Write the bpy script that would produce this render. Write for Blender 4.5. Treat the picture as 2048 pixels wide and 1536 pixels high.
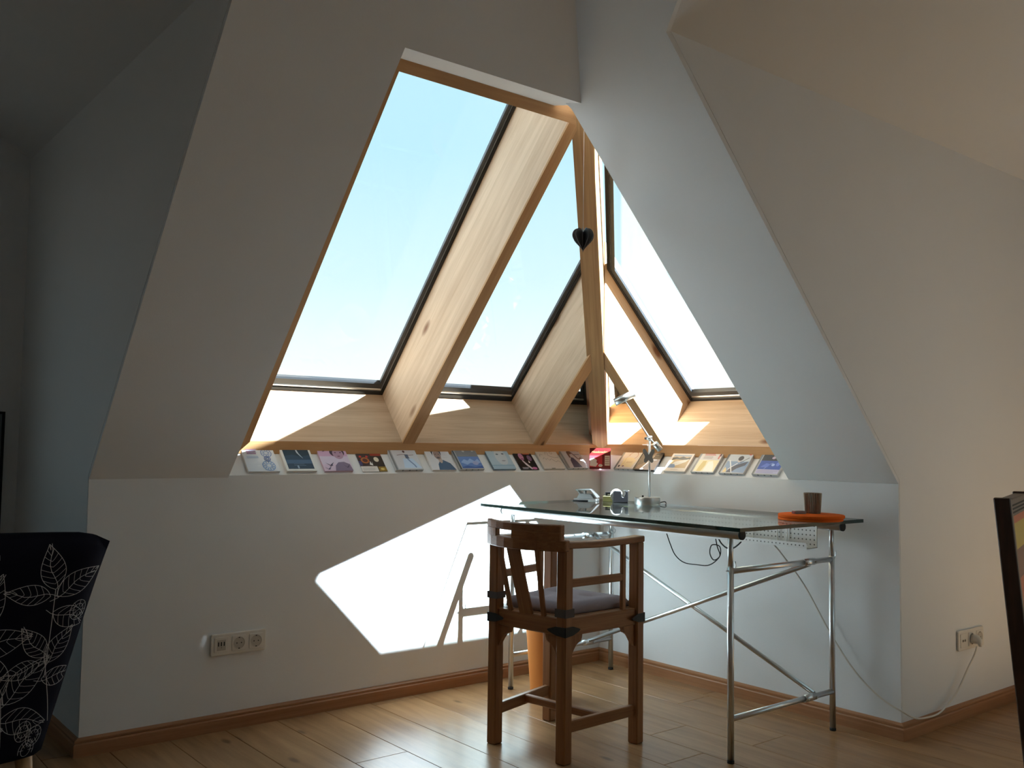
import bpy, bmesh, math, random
from mathutils import Vector, Matrix

# ------------------------------------------------------------------ camera, sky, sun, exposure
S = bpy.context.scene
COL = S.collection
for o in list(bpy.data.objects):
    bpy.data.objects.remove(o)

cam_d = bpy.data.cameras.new('camera')
cam = bpy.data.objects.new('camera', cam_d)
COL.objects.link(cam)
YAW, PITCH, ROLL = math.radians(231.06568885), 0.0621659461, 0.0130914793
_f = Vector((math.cos(PITCH) * math.cos(YAW), math.cos(PITCH) * math.sin(YAW), math.sin(PITCH)))
_r = _f.cross(Vector((0, 0, 1))).normalized()
_u = _r.cross(_f)
_c, _s = math.cos(ROLL), math.sin(ROLL)
R2, U2 = _c * _r + _s * _u, -_s * _r + _c * _u
cam.matrix_world = Matrix(((R2.x, U2.x, -_f.x, 3.12246753), (R2.y, U2.y, -_f.y, 3.19491326),
                           (R2.z, U2.z, -_f.z, 0.99757053), (0, 0, 0, 1)))
cam_d.sensor_fit = 'HORIZONTAL'
cam_d.sensor_width = 36.0
cam_d.lens = 1885.87 / 2048 * 36.0
cam_d.clip_start = 0.05
S.camera = cam

SUN_DIR = Vector((0.763, -1.0, -1.777)).normalized()
w = bpy.data.worlds.new('sky')
S.world = w
w.use_nodes = True
nt = w.node_tree
nt.nodes.clear()
_o = nt.nodes.new('ShaderNodeOutputWorld')
_b = nt.nodes.new('ShaderNodeBackground')
_t = nt.nodes.new('ShaderNodeTexCoord')
_x = nt.nodes.new('ShaderNodeSeparateXYZ')
_m = nt.nodes.new('ShaderNodeMapRange')
_rp = nt.nodes.new('ShaderNodeValToRGB')
nt.links.new(_t.outputs['Generated'], _x.inputs[0])
nt.links.new(_x.outputs['Z'], _m.inputs['Value'])
_m.inputs['From Min'].default_value = -1.0
nt.links.new(_m.outputs[0], _rp.inputs[0])
cr = _rp.color_ramp
cr.elements[0].position = 0.0
cr.elements[0].color = (0.22, 0.21, 0.19, 1)
cr.elements[1].position = 1.0
cr.elements[1].color = (0.50, 0.78, 0.93, 1)
for pos, c in ((0.485, (0.30, 0.30, 0.28)), (0.502, (1.0, 1.0, 0.99)), (0.535, (0.93, 1.0, 1.0)), (0.585, (0.68, 0.90, 0.98)), (0.65, (0.52, 0.81, 0.93))):
    e = cr.elements.new(pos)
    e.color = (*c, 1)
nt.links.new(_rp.outputs[0], _b.inputs[0])
_b.inputs[1].default_value = 1.2
nt.links.new(_b.outputs[0], _o.inputs[0])

sun_d = bpy.data.lights.new('sun', 'SUN')
sun_d.energy = 76.0
sun_d.angle = math.radians(0.53)
sun_d.color = (0.80, 0.915, 1.0)
sun = bpy.data.objects.new('sun', sun_d)
COL.objects.link(sun)
sun.rotation_euler = SUN_DIR.to_track_quat('-Z', 'Y').to_euler()
sun.location = (-3, 6, 8)

vs = S.view_settings
vs.view_transform = 'Standard'
vs.look = 'None'
vs.exposure = 0.0
vs.gamma = 1.0
vs.use_curve_mapping = False
S.cycles.use_denoising = True
S.cycles.max_bounces = 7
S.cycles.diffuse_bounces = 5
S.cycles.glossy_bounces = 3
S.cycles.transparent_max_bounces = 12
S.cycles.adaptive_threshold = 0.04
S.cycles.caustics_reflective = False
S.cycles.caustics_refractive = False
S.cycles.sample_clamp_indirect = 12.0

# ------------------------------------------------------------------ materials
def mat_new(name):
    m = bpy.data.materials.new(name)
    m.use_nodes = True
    return m, m.node_tree, m.node_tree.nodes['Principled BSDF']

def plain(name, col, rough=0.5, metal=0.0, spec=0.5, noise=0.0, nscale=60.0, bump=0.0):
    m, t, p = mat_new(name)
    p.inputs['Base Color'].default_value = (*col, 1)
    p.inputs['Roughness'].default_value = rough
    p.inputs['Metallic'].default_value = metal
    p.inputs['Specular IOR Level'].default_value = spec
    if noise or bump:
        tc = t.nodes.new('ShaderNodeTexCoord')
        n = t.nodes.new('ShaderNodeTexNoise')
        n.inputs['Scale'].default_value = nscale
        n.inputs['Detail'].default_value = 4
        t.links.new(tc.outputs['Object'], n.inputs['Vector'])
        if noise:
            mx = t.nodes.new('ShaderNodeMix')
            mx.data_type = 'RGBA'
            mx.inputs[6].default_value = (*[c * (1 - noise) for c in col], 1)
            mx.inputs[7].default_value = (*[min(1, c * (1 + noise)) for c in col], 1)
            t.links.new(n.outputs[0], mx.inputs[0])
            t.links.new(mx.outputs[2], p.inputs['Base Color'])
        if bump:
            b = t.nodes.new('ShaderNodeBump')
            b.inputs['Strength'].default_value = bump
            b.inputs['Distance'].default_value = 0.002
            t.links.new(n.outputs[0], b.inputs['Height'])
            t.links.new(b.outputs[0], p.inputs['Normal'])
    return m

def wood(name, dark, light, rough=0.5, along=1.2, across=26.0, knots=0.0, spec=0.4, knotcol=(0.16, 0.08, 0.04)):
    """Grain runs along the object's local X axis."""
    m, t, p = mat_new(name)
    N, L = t.nodes, t.links
    tc = N.new('ShaderNodeTexCoord')
    oi = N.new('ShaderNodeObjectInfo')
    mul = N.new('ShaderNodeMath'); mul.operation = 'MULTIPLY'; mul.inputs[1].default_value = 37.0
    L.new(oi.outputs['Random'], mul.inputs[0])
    add = N.new('ShaderNodeVectorMath'); add.operation = 'ADD'
    L.new(tc.outputs['Object'], add.inputs[0])
    L.new(mul.outputs[0], add.inputs[1])
    mp = N.new('ShaderNodeMapping')
    mp.inputs['Scale'].default_value = (along, across, across)
    L.new(add.outputs[0], mp.inputs[0])
    n1 = N.new('ShaderNodeTexNoise')
    n1.inputs['Scale'].default_value = 1.6
    n1.inputs['Detail'].default_value = 6
    n1.inputs['Roughness'].default_value = 0.65
    n1.inputs['Distortion'].default_value = 0.6
    L.new(mp.outputs[0], n1.inputs['Vector'])
    rp = N.new('ShaderNodeValToRGB')
    rp.color_ramp.elements[0].position = 0.30
    rp.color_ramp.elements[0].color = (*dark, 1)
    rp.color_ramp.elements[1].position = 0.68
    rp.color_ramp.elements[1].color = (*light, 1)
    L.new(n1.outputs[0], rp.inputs[0])
    out = rp.outputs[0]
    # broad tone variation
    n2 = N.new('ShaderNodeTexNoise')
    n2.inputs['Scale'].default_value = 2.2
    L.new(add.outputs[0], n2.inputs['Vector'])
    mr = N.new('ShaderNodeMapRange')
    mr.inputs['To Min'].default_value = 0.82
    mr.inputs['To Max'].default_value = 1.12
    L.new(n2.outputs[0], mr.inputs[0])
    mx = N.new('ShaderNodeMix'); mx.data_type = 'RGBA'; mx.blend_type = 'MULTIPLY'
    mx.inputs[0].default_value = 1.0
    L.new(out, mx.inputs[6]); L.new(mr.outputs[0], mx.inputs[7])
    out = mx.outputs[2]
    if knots:
        mk = N.new('ShaderNodeMapping')
        mk.inputs['Scale'].default_value = (3.2, 8.0, 8.0)
        L.new(add.outputs[0], mk.inputs[0])
        v = N.new('ShaderNodeTexVoronoi')
        v.inputs['Scale'].default_value = 1.0
        L.new(mk.outputs[0], v.inputs['Vector'])
        kr = N.new('ShaderNodeValToRGB')
        kr.color_ramp.elements[0].position = knots * 0.5
        kr.color_ramp.elements[0].color = (1, 1, 1, 1)
        kr.color_ramp.elements[1].position = knots
        kr.color_ramp.elements[1].color = (0, 0, 0, 1)
        L.new(v.outputs['Distance'], kr.inputs[0])
        mk2 = N.new('ShaderNodeMix'); mk2.data_type = 'RGBA'
        L.new(kr.outputs[0], mk2.inputs[0])
        L.new(out, mk2.inputs[6])
        mk2.inputs[7].default_value = (*knotcol, 1)
        out = mk2.outputs[2]
    L.new(out, p.inputs['Base Color'])
    p.inputs['Roughness'].default_value = rough
    p.inputs['Specular IOR Level'].default_value = spec
    b = N.new('ShaderNodeBump')
    b.inputs['Strength'].default_value = 0.12
    b.inputs['Distance'].default_value = 0.001
    L.new(n1.outputs[0], b.inputs['Height'])
    L.new(b.outputs[0], p.inputs['Normal'])
    return m

def clear_glass(name, tint, ior=1.5, rough=0.0):
    m, t, p = mat_new(name)
    N, L = t.nodes, t.links
    out = N['Material Output']
    N.remove(p)
    tr = N.new('ShaderNodeBsdfTransparent'); tr.inputs[0].default_value = (*tint, 1)
    gl = N.new('ShaderNodeBsdfGlossy'); gl.inputs['Roughness'].default_value = rough
    fr = N.new('ShaderNodeFresnel')
    ge = N.new('ShaderNodeNewGeometry')
    mi = N.new('ShaderNodeMix')                 # same reflectance on both faces of the thin sheet
    mi.inputs[2].default_value = ior; mi.inputs[3].default_value = 1 / ior
    L.new(ge.outputs['Backfacing'], mi.inputs[0]); L.new(mi.outputs[0], fr.inputs[0])
    mx = N.new('ShaderNodeMixShader')
    L.new(fr.outputs[0], mx.inputs[0]); L.new(tr.outputs[0], mx.inputs[1]); L.new(gl.outputs[0], mx.inputs[2])
    L.new(mx.outputs[0], out.inputs[0])
    return m

M = {}
M['wall'] = plain('white_paint', (0.79, 0.802, 0.815), 0.9, spec=0.2, noise=0.015, nscale=7.0)
_t = M['wall'].node_tree
_tc = _t.nodes.new('ShaderNodeTexCoord'); _n = _t.nodes.new('ShaderNodeTexNoise'); _bp = _t.nodes.new('ShaderNodeBump')
_n.inputs['Scale'].default_value = 260; _bp.inputs['Strength'].default_value = 0.12; _bp.inputs['Distance'].default_value = 0.002
_t.links.new(_tc.outputs['Object'], _n.inputs['Vector']); _t.links.new(_n.outputs[0], _bp.inputs['Height'])
_t.links.new(_bp.outputs[0], _t.nodes['Principled BSDF'].inputs['Normal'])
M['spruce'] = wood('spruce_board', (0.54, 0.37, 0.24), (0.72, 0.54, 0.38), 0.6, 1.0, 22, knots=0.17, spec=0.25, knotcol=(0.22, 0.10, 0.05))
M['beam'] = wood('spruce_shaded', (0.42, 0.22, 0.09), (0.58, 0.34, 0.16), 0.55, 1.0, 20, knots=0.10, spec=0.3, knotcol=(0.15, 0.06, 0.02))  # darker, warmer spruce: shade and bounce on room-facing sides put into the colour
M['hip'] = wood('hip_shaded', (0.36, 0.19, 0.08), (0.58, 0.35, 0.16), 0.6, 0.9, 40, knots=0.14, spec=0.25, knotcol=(0.16, 0.07, 0.03))  # darker honey; room-side shade and warm bounce partly put into the colour
M['base'] = wood('stained_pine', (0.32, 0.14, 0.06), (0.43, 0.205, 0.095), 0.42, 1.0, 40, knots=0.09, spec=0.4)
M['floor'] = wood('laminate', (0.25, 0.125, 0.052), (0.44, 0.25, 0.118), 0.28, 1.3, 13, knots=0.13, spec=0.32, knotcol=(0.15, 0.075, 0.035))
M['teak'] = wood('brown_teak', (0.20, 0.078, 0.027), (0.34, 0.15, 0.056), 0.42, 2.0, 70, spec=0.4)
M['darkwood'] = wood('dark_wood', (0.045, 0.022, 0.014), (0.085, 0.042, 0.026), 0.38, 2.0, 60, spec=0.5)
M['legwood'] = wood('light_leg_wood', (0.45, 0.25, 0.10), (0.60, 0.36, 0.16), 0.4, 2.0, 60)
M['seal'] = plain('black_seal', (0.012, 0.014, 0.017), 0.45, spec=0.5)
M['frame'] = plain('anthracite_frame', (0.05, 0.055, 0.062), 0.35, spec=0.6)
M['alu'] = plain('aluminium', (0.72, 0.73, 0.74), 0.28, 1.0)
M['chrome'] = plain('satin_chrome', (0.68, 0.70, 0.72), 0.30, 1.0)
M['steel'] = plain('brushed_steel', (0.55, 0.57, 0.57), 0.33, 1.0)
M['iron'] = plain('black_iron', (0.028, 0.030, 0.030), 0.5, 0.6, noise=0.3, nscale=150)
M['black'] = plain('black_plastic', (0.012, 0.012, 0.014), 0.4, spec=0.25)
M['rubber'] = plain('black_rubber', (0.02, 0.02, 0.02), 0.8)
M['white'] = plain('white_plastic', (0.78, 0.77, 0.74), 0.4)
M['cream'] = plain('cream_plastic', (0.74, 0.70, 0.64), 0.45)
M['creamdark'] = plain('socket_well', (0.50, 0.46, 0.41), 0.55)
M['hole'] = plain('dark_hole', (0.02, 0.018, 0.016), 0.8)
M['orange'] = plain('orange_felt', (0.72, 0.13, 0.012), 0.85, spec=0.15, noise=0.12, nscale=300)
M['terra'] = plain('orange_plastic', (0.62, 0.22, 0.045), 0.5)
M['cushion'] = plain('lilac_cotton', (0.36, 0.31, 0.34), 0.95, spec=0.1, noise=0.10, nscale=200, bump=0.2)
M['strap'] = plain('grey_velcro', (0.10, 0.085, 0.08), 0.9)
M['fabric'] = plain('black_fabric', (0.010, 0.009, 0.016), 0.95, spec=0.08, noise=0.25, nscale=400)
M['print'] = plain('white_line_print', (0.55, 0.55, 0.55), 0.9, spec=0.05)
M['pane'] = clear_glass('window_glass', (0.97, 0.99, 0.985), 1.45)
M['desk_glass'] = clear_glass('desk_glass', (0.90, 0.97, 0.95), 1.5)
M['glass_under'] = clear_glass('desk_glass_underside', (0.985, 1.0, 0.995), 1.04)
M['desk_edge'] = plain('glass_edge', (0.006, 0.028, 0.024), 0.08, spec=0.8)
M['tin'] = plain('ribbed_tin', (0.30, 0.25, 0.19), 0.45, 0.7, noise=0.2, nscale=80)
M['olive'] = plain('olive_card', (0.30, 0.28, 0.10), 0.7)
M['maroon'] = plain('maroon_card', (0.20, 0.03, 0.03), 0.6)
M['greycard'] = plain('grey_card', (0.28, 0.22, 0.20), 0.6)
M['clearplastic'] = plain('jewel_case', (0.50, 0.51, 0.53), 0.18, spec=0.7)
M['paper'] = plain('paper', (0.75, 0.74, 0.71), 0.75)
M['heart'] = plain('grey_paper_metal', (0.16, 0.16, 0.165), 0.4, 0.2)

_colmats = {}
def cm(r, g, b):
    k = (r, g, b)
    if k not in _colmats:
        lin = [((c / 255) / 12.92 if c / 255 <= 0.04045 else ((c / 255 + 0.055) / 1.055) ** 2.4) for c in k]
        _colmats[k] = plain('print_%02x%02x%02x' % k, lin, 0.35, spec=0.5)
    return _colmats[k]

# perforated white sheet metal: rows of dark holes in object space
def perforated():
    m, t, p = mat_new('perforated_sheet')
    N, L = t.nodes, t.links
    tc = N.new('ShaderNodeTexCoord')
    mp = N.new('ShaderNodeMapping'); mp.inputs['Scale'].default_value = (1 / 0.0165,) * 3
    L.new(tc.outputs['Object'], mp.inputs[0])
    fr = N.new('ShaderNodeVectorMath'); fr.operation = 'FRACTION'
    L.new(mp.outputs[0], fr.inputs[0])
    sb = N.new('ShaderNodeVectorMath'); sb.operation = 'SUBTRACT'; sb.inputs[1].default_value = (0.5, 0.5, 0.5)
    L.new(fr.outputs[0], sb.inputs[0])
    sx = N.new('ShaderNodeSeparateXYZ'); L.new(sb.outputs[0], sx.inputs[0])
    cb = N.new('ShaderNodeCombineXYZ'); L.new(sx.outputs[0], cb.inputs[0]); L.new(sx.outputs[1], cb.inputs[1])
    ln = N.new('ShaderNodeVectorMath'); ln.operation = 'LENGTH'; L.new(cb.outputs[0], ln.inputs[0])
    lt = N.new('ShaderNodeMath'); lt.operation = 'LESS_THAN'; lt.inputs[1].default_value = 0.17
    L.new(ln.outputs['Value'], lt.inputs[0])
    mx = N.new('ShaderNodeMix'); mx.data_type = 'RGBA'
    L.new(lt.outputs[0], mx.inputs[0])
    mx.inputs[6].default_value = (0.66, 0.66, 0.66, 1)
    mx.inputs[7].default_value = (0.10, 0.10, 0.10, 1)
    L.new(mx.outputs[2], p.inputs['Base Color'])
    p.inputs['Roughness'].default_value = 0.45
    return m
M['perf'] = perforated()

# ------------------------------------------------------------------ mesh helpers
WORLD = {}           # object name -> its world matrix

def frame_of(origin, xdir, up=(0, 0, 1)):
    x = Vector(xdir).normalized()
    z = Vector(up)
    y = z.cross(x)
    if y.length < 1e-5:
        y = Vector((0, 1, 0)).cross(x)
    y.normalize()
    z = x.cross(y)
    o = Vector(origin)
    return Matrix(((x.x, y.x, z.x, o.x), (x.y, y.y, z.y, o.y), (x.z, y.z, z.z, o.z), (0, 0, 0, 1)))

def place(o, mw, parent):
    COL.objects.link(o)
    if parent is not None:
        o.parent = parent
        o.matrix_parent_inverse = WORLD[parent.name].inverted()
    o.matrix_basis = mw
    WORLD[o.name] = mw.copy()

def put(name, verts, faces, mat, parent=None, fr=None, smooth=False, fmats=None, bevel=0.0, seg=1, fix=True):
    """verts in world space; fr = the object's own frame (grain along its X)."""
    fr = fr if fr is not None else Matrix.Translation(Vector(verts[0]))
    inv = fr.inverted()
    me = bpy.data.meshes.new(name)
    me.from_pydata([inv @ Vector(v) for v in verts], [], faces)
    mats = mat if isinstance(mat, (list, tuple)) else [mat]
    for m in mats:
        me.materials.append(m)
    if fmats:
        for p_, i in zip(me.polygons, fmats):
            p_.material_index = i
    if fix:
        bm = bmesh.new(); bm.from_mesh(me)
        bmesh.ops.recalc_face_normals(bm, faces=bm.faces)
        bm.to_mesh(me); bm.free()
    if smooth:
        for p_ in me.polygons:
            p_.use_smooth = True
    me.update()
    o = bpy.data.objects.new(name, me)
    place(o, fr, parent)
    if bevel:
        b = o.modifiers.new('bevel', 'BEVEL')
        b.width = bevel; b.segments = seg; b.limit_method = 'ANGLE'; b.angle_limit = math.radians(40)
    return o

def prism(name, pts, vec, mat, parent=None, grain=None, bevel=0.0, seg=1, side_mat=None):
    n = len(pts)
    vec = Vector(vec)
    v = [Vector(p_) for p_ in pts] + [Vector(p_) + vec for p_ in pts]
    f = [list(range(n)), list(range(2 * n - 1, n - 1, -1))] + [[i, (i + 1) % n, n + (i + 1) % n, n + i] for i in range(n)]
    fr = frame_of(pts[0], grain) if grain is not None else None
    fm = None
    if side_mat is not None:
        fm = [0, 0] + [1] * n
        mat = [mat, side_mat]
    return put(name, v, f, mat, parent, fr, bevel=bevel, seg=seg, fmats=fm)

def box(name, lo, hi, mat, parent=None, T=None, grain=None, bevel=0.0, seg=1):
    T = T if T is not None else Matrix.Identity(4)
    x0, y0, z0 = lo; x1, y1, z1 = hi
    p = [T @ Vector(q) for q in ((x0, y0, z0), (x1, y0, z0), (x1, y1, z0), (x0, y1, z0))]
    up = (T.to_3x3() @ Vector((0, 0, z1 - z0)))
    if grain is None:
        d = (x1 - x0, y1 - y0, z1 - z0)
        i = d.index(max(d))
        g = T.to_3x3() @ Vector([1.0 if k == i else 0.0 for k in range(3)])
    else:
        g = T.to_3x3() @ Vector(grain)
    return prism(name, p, up, mat, parent, grain=g, bevel=bevel, seg=seg)

def tube(name, pts, r, mat, parent=None, n=12, cap=True, closed=False):
    pts = [Vector(p_) for p_ in pts]
    rr = r if isinstance(r, (list, tuple)) else [r] * len(pts)
    verts, faces = [], []
    prev = None
    for i, p_ in enumerate(pts):
        a = pts[max(i - 1, 0)]; b = pts[min(i + 1, len(pts) - 1)]
        d = (b - a).normalized()
        if prev is None:
            s = d.orthogonal().normalized()
        else:
            s = (prev - d * prev.dot(d)).normalized()
        prev = s
        q = d.cross(s)
        for k in range(n):
            t = 2 * math.pi * k / n
            verts.append(p_ + (s * math.cos(t) + q * math.sin(t)) * rr[i])
    for i in range(len(pts) - 1):
        for k in range(n):
            faces.append([i * n + k, i * n + (k + 1) % n, (i + 1) * n + (k + 1) % n, (i + 1) * n + k])
    if cap:
        faces.append(list(range(n))[::-1])
        faces.append([(len(pts) - 1) * n + k for k in range(n)])
    o = put(name, verts, faces, mat, parent, frame_of(pts[0], pts[-1] - pts[0] if (pts[-1] - pts[0]).length > 1e-6 else (1, 0, 0)), smooth=True)
    for p_ in o.data.polygons:
        if len(p_.vertices) > 4:
            p_.use_smooth = False
    return o

def lathe(name, prof, T, mat, parent=None, n=28, smooth=True):
    """prof: list of (r, z), revolved round local Z of T."""
    verts, faces = [], []
    for r, z in prof:
        for k in range(n):
            t = 2 * math.pi * k / n
            verts.append(T @ Vector((r * math.cos(t), r * math.sin(t), z)))
    for i in range(len(prof) - 1):
        for k in range(n):
            faces.append([i * n + k, i * n + (k + 1) % n, (i + 1) * n + (k + 1) % n, (i + 1) * n + k])
    if prof[0][0] > 1e-4:
        faces.append(list(range(n))[::-1])
    if prof[-1][0] > 1e-4:
        faces.append([(len(prof) - 1) * n + k for k in range(n)])
    o = put(name, verts, faces, mat, parent, T.copy())
    bm = bmesh.new(); bm.from_mesh(o.data)
    bmesh.ops.remove_doubles(bm, verts=bm.verts, dist=1e-5)
    bmesh.ops.recalc_face_normals(bm, faces=bm.faces)
    bm.to_mesh(o.data); bm.free()
    if smooth:
        for p_ in o.data.polygons:
            p_.use_smooth = len(p_.vertices) <= 4
        o.data.set_sharp_from_angle(angle=math.radians(40))
    return o

def smooth_path(pts, k=6):
    pts = [Vector(p_) for p_ in pts]
    out = []
    for i in range(len(pts) - 1):
        p0 = pts[max(i - 1, 0)]; p1 = pts[i]; p2 = pts[i + 1]; p3 = pts[min(i + 2, len(pts) - 1)]
        for j in range(k):
            t = j / k
            out.append(0.5 * ((2 * p1) + (p2 - p0) * t + (2 * p0 - 5 * p1 + 4 * p2 - p3) * t * t + (3 * p1 - p0 - 3 * p2 + p3) * t ** 3))
    out.append(pts[-1])
    return out

def empty(name, loc):
    e = bpy.data.objects.new(name, None)
    e.empty_display_size = 0.05
    place(e, Matrix.Translation(Vector(loc)), None)
    return e

def tag(o, label, cat, group=None):
    o['label'] = label; o['category'] = cat
    if group:
        o['group'] = group
    return o

def struct(o, label=None):
    o['kind'] = 'structure'
    if label:
        o['label'] = label
    return o

# ------------------------------------------------------------------ the setting: shell
TL, HL, TR, HR = 1.13, 0.863, 1.05, 0.872      # pitches and feet of the two roof slopes
XC, YC = 2.27, 1.478                            # ends of the two knee walls
XM, YM = 5.0, 5.0                               # room depth behind the camera
YD, XD = -1.03, -1.35                           # front walls of the two dormers
def SLp(x, y, v=0.0): return Vector((x, y, HL + TL * y + v))
def SRp(x, y, v=0.0): return Vector((x, y, HR + TR * x + v))

# floor of laminate planks running along y
fl = struct(box('floor', (XD - 0.1, YD - 0.1, -0.06), (XM + 0.1, YM + 0.1, -0.012), M['black']), 'honey-coloured laminate plank floor')
rng = random.Random(4)
PW, PL = 0.19, 1.26
meshes = {}
x = XD - 0.08
row = 0
while x < XM:
    y = YD - 0.08 - rng.random() * 0.9
    while y < YM:
        y1 = min(y + PL, YM)
        y0 = max(y, YD - 0.08)
        if y1 - y0 > 0.05:
            box('plank', (x + 0.0006, y0 + 0.0006, -0.012), (min(x + PW, XM + .05) - 0.0006, y1 - 0.0006, 0.0), M['floor'], fl, grain=(0, 1, 0), bevel=0.0012)
        y += PL
    x += PW
    row += 1

# knee walls with the sloping sill that carries the covers
struct(prism('wall_left', [(-0.32, 0, 0), (-0.32, 0, 0.87), (-0.32, -0.098, 0.976), (-0.32, -0.32, 0.976), (-0.32, -0.32, 0)], (XC + 0.32, 0, 0), M['wall']), 'white knee wall left of the room corner')
struct(prism('wall_right', [(0, -0.32, 0), (0, -0.32, 0.87), (-0.098, -0.32, 0.976), (-0.32, -0.32, 0.976), (-0.32, -0.32, 0)], (0, YC + 0.32, 0), M['wall']), 'white knee wall right of the room corner')

# plastered roof slopes (thick boards round the window openings)
zc = 2.5
ylt, xrt = (zc - HL) / TL, (zc - HR) / TR       # where the slopes meet the flat ceiling
def hipx(y): return (TL * y + HL - HR) / TR
Lp = [SLp(XC, 0), SLp(1.81, 0), SLp(1.788, 1.0627), SLp(1.120, 1.0645), SLp(hipx(ylt) - 0.03, ylt), SLp(2.94, ylt), SLp(XC, 1.128)]
struct(prism('ceiling_left_slope', Lp, (0, -0.145, 0.0362), M['wall']), 'white sloping ceiling left of the corner windows')
Rp = [SRp(0, YC), SRp(0, 1.03), SRp(0.516, 1.026), SRp(1.133, 1.016), SRp(1.15, 1.006), SRp(1.1415, 1.050), SRp(xrt, ylt - 0.03), SRp(xrt, 2.107), SRp(1.205, YC)]
struct(prism('ceiling_right_slope', Rp, (-0.145, 0, 0.0478), M['wall']), 'white sloping ceiling right of the corner windows')

# dormer cheeks, dormer ceilings and front walls
struct(prism('wall_left_cheek', [(XC + .001, -0.006, 0), (XC + .001, -0.006, HL + .012), (XC + .001, 1.128, 2.16), (XC + .001, YD, 2.16), (XC + .001, YD, 0)], (-0.05, 0, 0), M['wall']), 'shaded side wall of the left dormer')
struct(prism('wall_right_cheek', [(-0.006, YC + .001, 0), (-0.006, YC + .001, HR + .012), (1.205, YC + .001, 2.165), (XD, YC + .001, 2.165), (XD, YC + .001, 0)], (0, -0.05, 0), M['wall']), 'pale side wall of the right dormer')
struct(prism('ceiling_left_dormer', [(2.2, YD - 0.1, 2.10), (2.2, 1.128, 2.10), (2.94, ylt, zc), (2.94, YD - 0.1, zc)], (0, 0, 0.1), M['wall']), 'dark rising ceiling of the left dormer')
struct(prism('ceiling_right_dormer', [(XD - 0.1, YC - 0.05, 2.115), (1.18, YC - 0.05, 2.115), (xrt, 2.107, zc), (XD - 0.1, 2.107, zc)], (0, 0, 0.1), M['wall']), 'pale rising ceiling of the right dormer')
struct(prism('ceiling', [(XD - .1, 2.107, zc), (xrt, 2.107, zc), (xrt, ylt, zc), (2.94, ylt, zc), (2.94, YD - .1, zc), (XM + .1, YD - .1, zc), (XM + .1, YM + .1, zc), (XD - .1, YM + .1, zc)], (0, 0, 0.1), M['wall']), 'flat white ceiling')
struct(prism('roof_right_dormer', [(XD - .3, 1.28, 2.47), (1.45, 1.28, 2.47), (1.45, 2.3, 3.03), (XD - .3, 2.3, 3.03)], (0, 0, -0.16), M['wall']), 'roof over the right dormer')
struct(box('added_eave_front', (XD - 0.9, YM + 0.12, 2.25), (XM, YM + 1.0, 2.4), M['beam']), 'unseen eave added to shade the window behind the viewer')  # added out of view to keep direct sun out of the rear window
struct(box('wall_back', (XM, YD - 0.1, 0), (XM + 0.1, YM + 0.1, zc), M['wall']), 'white wall behind the viewer')

def wall_with_hole(name, a, b, h0, h1, s0, s1, thick, label):
    """vertical wall from a to b (2D), with an opening s0..s1 along it between heights h0, h1: a ring mesh."""
    a, b = Vector((*a, 0)), Vector((*b, 0))
    d = (b - a).normalized(); L = (b - a).length
    n = Vector((d.y, -d.x, 0)) * thick
    def P(s, z): return a + d * s + Vector((0, 0, z))
    o = [P(0, 0), P(L, 0), P(L, zc), P(0, zc)]
    i = [P(s0, h0), P(s1, h0), P(s1, h1), P(s0, h1)]
    v = o + i + [q + n for q in o] + [q + n for q in i]
    f = []
    for k in range(4):
        k2 = (k + 1) % 4
        f += [[k, k2, 4 + k2, 4 + k], [8 + k, 12 + k, 12 + k2, 8 + k2], [k, 8 + k, 8 + k2, k2], [4 + k, 4 + k2, 12 + k2, 12 + k]]
    return struct(put(name, v, f, M['wall']), label)
wall_with_hole('wall_left_dormer', (2.2, YD), (XM, YD), 0.85, 2.0, 0.85, 2.05, 0.15, 'front wall of the left dormer')
wall_with_hole('wall_right_dormer', (XD, YM), (XD, YC - 0.1), 0.7, 2.12, 0.6, 2.25, 0.15, 'front wall of the right dormer')

wall_with_hole('wall_front', (XM, YM), (XD - 0.1, YM), 0.8, 2.1, 4.1, 6.2, 0.15, 'white wall on the far right')

def dormer_window(name, lo, hi, axis, label):
    """simple white casement: frame ring and pane, in the plane axis = const."""
    e = empty(name, [(lo[i] + hi[i]) / 2 for i in range(3)])
    struct(e, label)
    k = 1 - axis
    def P(s, z, off):
        q = [0, 0, z]; q[k] = s; q[axis] = lo[axis] + off
        return Vector(q)
    s0, s1, z0, z1 = lo[k], hi[k], lo[2], hi[2]
    wd = 0.07
    v, f = [], []
    for off in (0, 0.06):
        v += [P(s0, z0, off), P(s1, z0, off), P(s1, z1, off), P(s0, z1, off), P(s0 + wd, z0 + wd, off), P(s1 - wd, z0 + wd, off), P(s1 - wd, z1 - wd, off), P(s0 + wd, z1 - wd, off)]
    for q in range(4):
        q2 = (q + 1) % 4
        f += [[q, q2, 4 + q2, 4 + q], [8 + q, 12 + q, 12 + q2, 8 + q2], [q, 8 + q, 8 + q2, q2], [4 + q, 4 + q2, 12 + q2, 12 + q]]
    put('window_frame', v, f, M['white'], e)
    prism('pane', [P(s0 + wd, z0 + wd, 0.03), P(s1 - wd, z0 + wd, 0.03), P(s1 - wd, z1 - wd, 0.03), P(s0 + wd, z1 - wd, 0.03)], P(0, 0, 0.006) - P(0, 0, 0), M['pane'], e)
dormer_window('window_4', (3.05, YD - 0.09, 0.85), (4.25, 0, 2.0), 1, 'unseen casement window in the left dormer')  # out of view, put in for the brightness of the room
dormer_window('window_5', (XD - 0.09, YM - 2.25, 0.7), (0, YM - 0.6, 2.12), 0, 'unseen casement window in the right dormer')  # out of view, sized and placed for the light it lets in

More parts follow.
